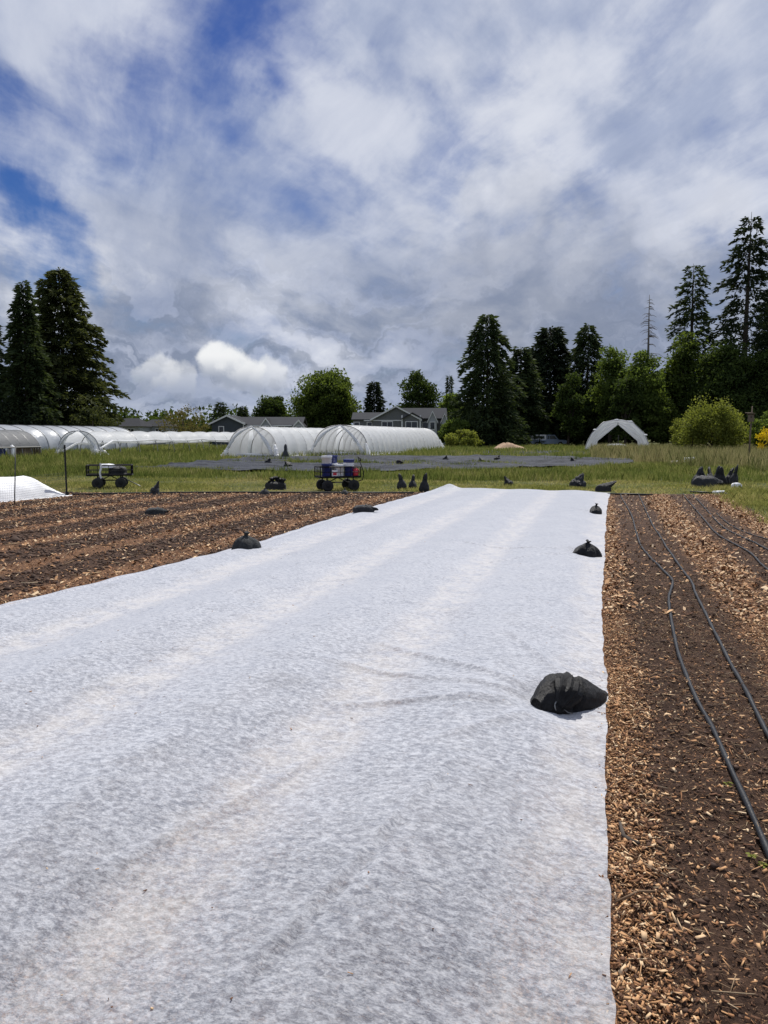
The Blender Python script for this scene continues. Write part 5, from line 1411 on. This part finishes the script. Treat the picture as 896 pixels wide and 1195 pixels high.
broadleaf(772, 425, 104, 26, 'leaf_oak', 'olive broadleaf tree below the bare snag', 126, .06, 60, 170, .4)
conifer(803, 308, 108, 40, 'leaf_conifer', 'tall thin-topped conifer above the green broadleaf trees', 127, p=.45, dens=1.3, gap=.25, leaf=1.15, droop=.28)
broadleaf(797, 376, 101, 28, 'leaf_oak', 'green broadleaf tree climbing in front of the thin-topped conifer', 128, .05, 80, 160, .38, squash=1.8)
conifer(864, 248, 100, 60, 'leaf_black', 'tallest conifer with ragged drooping boughs, near the right edge', 129, p=.55, dens=1.5, gap=.15, leaf=1.25, droop=.28, up=.15, bare=.08)
conifer(899, 318, 104, 36, 'leaf_black', 'ragged conifer cut by the right picture edge', 130, p=.55, dens=1.4, gap=.15, leaf=1.25)
broadleaf(851, 390, 96, 44, 'leaf_dark', 'dark heavy broadleaf tree under the tallest conifer', 131, .04, 120, 210, .4)
broadleaf(900, 400, 94, 38, 'leaf_dark', 'dark broadleaf tree at the right picture edge', 132, .04, 90, 200, .4)
broadleaf(664, 432, 103, 18, 'leaf_dark', 'dark green broadleaf tree between the black conifer and the pointed one', 133, .05, 40, 170, .36)
broadleaf(729, 428, 97, 20, 'leaf_dark', 'darker broadleaf tree in the gap between the two light green ones', 134, .05, 40, 170, .36)
broadleaf(822, 402, 98, 22, 'leaf_oak', 'green broadleaf tree filling the gap left of the tallest conifer', 135, .05, 46, 170, .36)
# snag
root = empty('dead_tree', at(752, 104), 'bare grey dead conifer snag standing above the green trees', 'tree')
H = zat(344, 104); m = MB(); m.tube([(0, 0, 0), (.1, 0, H * .6), (.0, 0, H)], [.3, .16, .03], 7); r0 = random.Random(9); b = MB()
for k in range(64):
    z = H * r0.uniform(.5, .97); a = r0.random() * 6.28; L = (H - z) * .22 * r0.uniform(.5, 1.3) + .35; o = Vector((math.cos(a), math.sin(a), 0))
    b.tube([(0.05, 0, z), Vector((0.05, 0, z)) + o * L * .6 + Vector((0, 0, -.05 * L)), Vector((0.05, 0, z)) + o * L + Vector((0, 0, -.3 * L))], [.045, .03, .012], 4, False)
m.build('trunk', M['grey_bark'], root, True); b.build('branches', M['grey_bark'], root, True)

# shrubs along the foot of the trees
def bush(x, top, d, hw, mat, label, seed, **k):
    return broadleaf(x, top, d, hw, mat, label, seed, k.pop('base', .0), k.pop('nclu', 46), k.pop('nleaf', 150), k.pop('leaf', .3), name='bush', cat='bush', **k)
bush(832, 471, 62, 46, 'leaf_yellow', 'large yellow-green bush beside the nest box post', 140, nclu=64, nleaf=230, leaf=.17, spike=1.3, squash=1.9)
bush(796, 487, 66, 18, 'leaf_yellow', 'small yellow-green bush at the left of the large one', 141, leaf=.16, nclu=22, nleaf=120, spike=1.2)
bush(898, 478, 60, 24, 'leaf_fresh', 'green bush at the right picture edge behind the broom', 142, leaf=.18)
bush(893, 494, 54, 11, 'flower', 'broom bush in yellow flower at the right picture edge', 143, leaf=.11, nclu=26, nleaf=50, spike=.5)
bush(533, 488, 96, 24, 'leaf_fresh', 'light green bush right of the grey house', 144)
bush(540, 500, 88, 26, 'leaf_yellow', 'low yellow-green bush at the right end of the ribbed tunnel', 145, leaf=.22, nclu=36)
bush(560, 470, 97, 22, 'leaf_conifer', 'dark bush under the drooping conifer, left side', 146, leaf=.4)
bush(590, 466, 104, 24, 'leaf_conifer', 'dark bush under the drooping conifer, right side', 147, leaf=.4)
bush(625, 452, 122, 30, 'leaf_black', 'black-green thicket directly behind the pickup truck', 148, leaf=.45, nclu=60)
bush(662, 450, 122, 30, 'leaf_black', 'black-green thicket right of the pickup truck', 149, leaf=.45, nclu=60)
bush(697, 450, 108, 30, 'leaf_dark', 'dark thicket behind the left half of the open tunnel', 150, leaf=.45, nclu=60)
bush(735, 455, 106, 32, 'leaf_dark', 'dark thicket behind the right half of the open tunnel', 151, leaf=.42, nclu=60)
bush(772, 458, 98, 28, 'leaf_oak', 'olive thicket between the open tunnel and the yellow-green bush', 152, leaf=.36, nclu=60)
bush(812, 450, 99, 32, 'leaf_dark', 'dark thicket directly behind the large yellow-green bush', 153, leaf=.4, nclu=60)
bush(868, 452, 92, 34, 'leaf_dark', 'dark thicket behind the nest box post', 154, leaf=.4, nclu=60)
bush(858, 483, 63, 24, 'leaf_yellow', 'lower yellow-green bush between the large one and the nest box post', 155, leaf=.16, nclu=30, nleaf=130, spike=1.2)
bush(808, 481, 63, 20, 'leaf_yellow', 'loose yellow-green bush overlapping the left flank of the large one', 156, leaf=.15, nclu=18, nleaf=120, spike=1.6)
# far wood closing the horizon
rw = np.random.default_rng(200); Cs = []
for k in range(420):
    x = rw.uniform(-300, 1250); d = rw.uniform(158, 190); hgt = rw.uniform(4, 8.5) if x < 560 or x > 900 else rw.uniform(8, 15)
    n = 150; g = unit(rw.normal(0, 1, (n, 3))) * (rw.random(n) ** .4)[:, None] * np.array([4.2, 4.2, hgt * .5]); c = at(x, d, hgt * .5); Cs.append(np.array(c) + g)
C = np.concatenate(Cs); D = unit(rw.normal(0, 1, C.shape)); S = unit(np.cross(D, rw.normal(0, 1, C.shape))); L = rw.uniform(.6, 1.4, len(C))
V, Fc = rhombs(C, D, S, L, L * .6); V[:, 2] = np.maximum(V[:, 2], .02)
tag(arr('far_wood', V, Fc, M['leaf_dark']), 'low dark line of far woods closing the horizon', 'woods', kind='stuff')
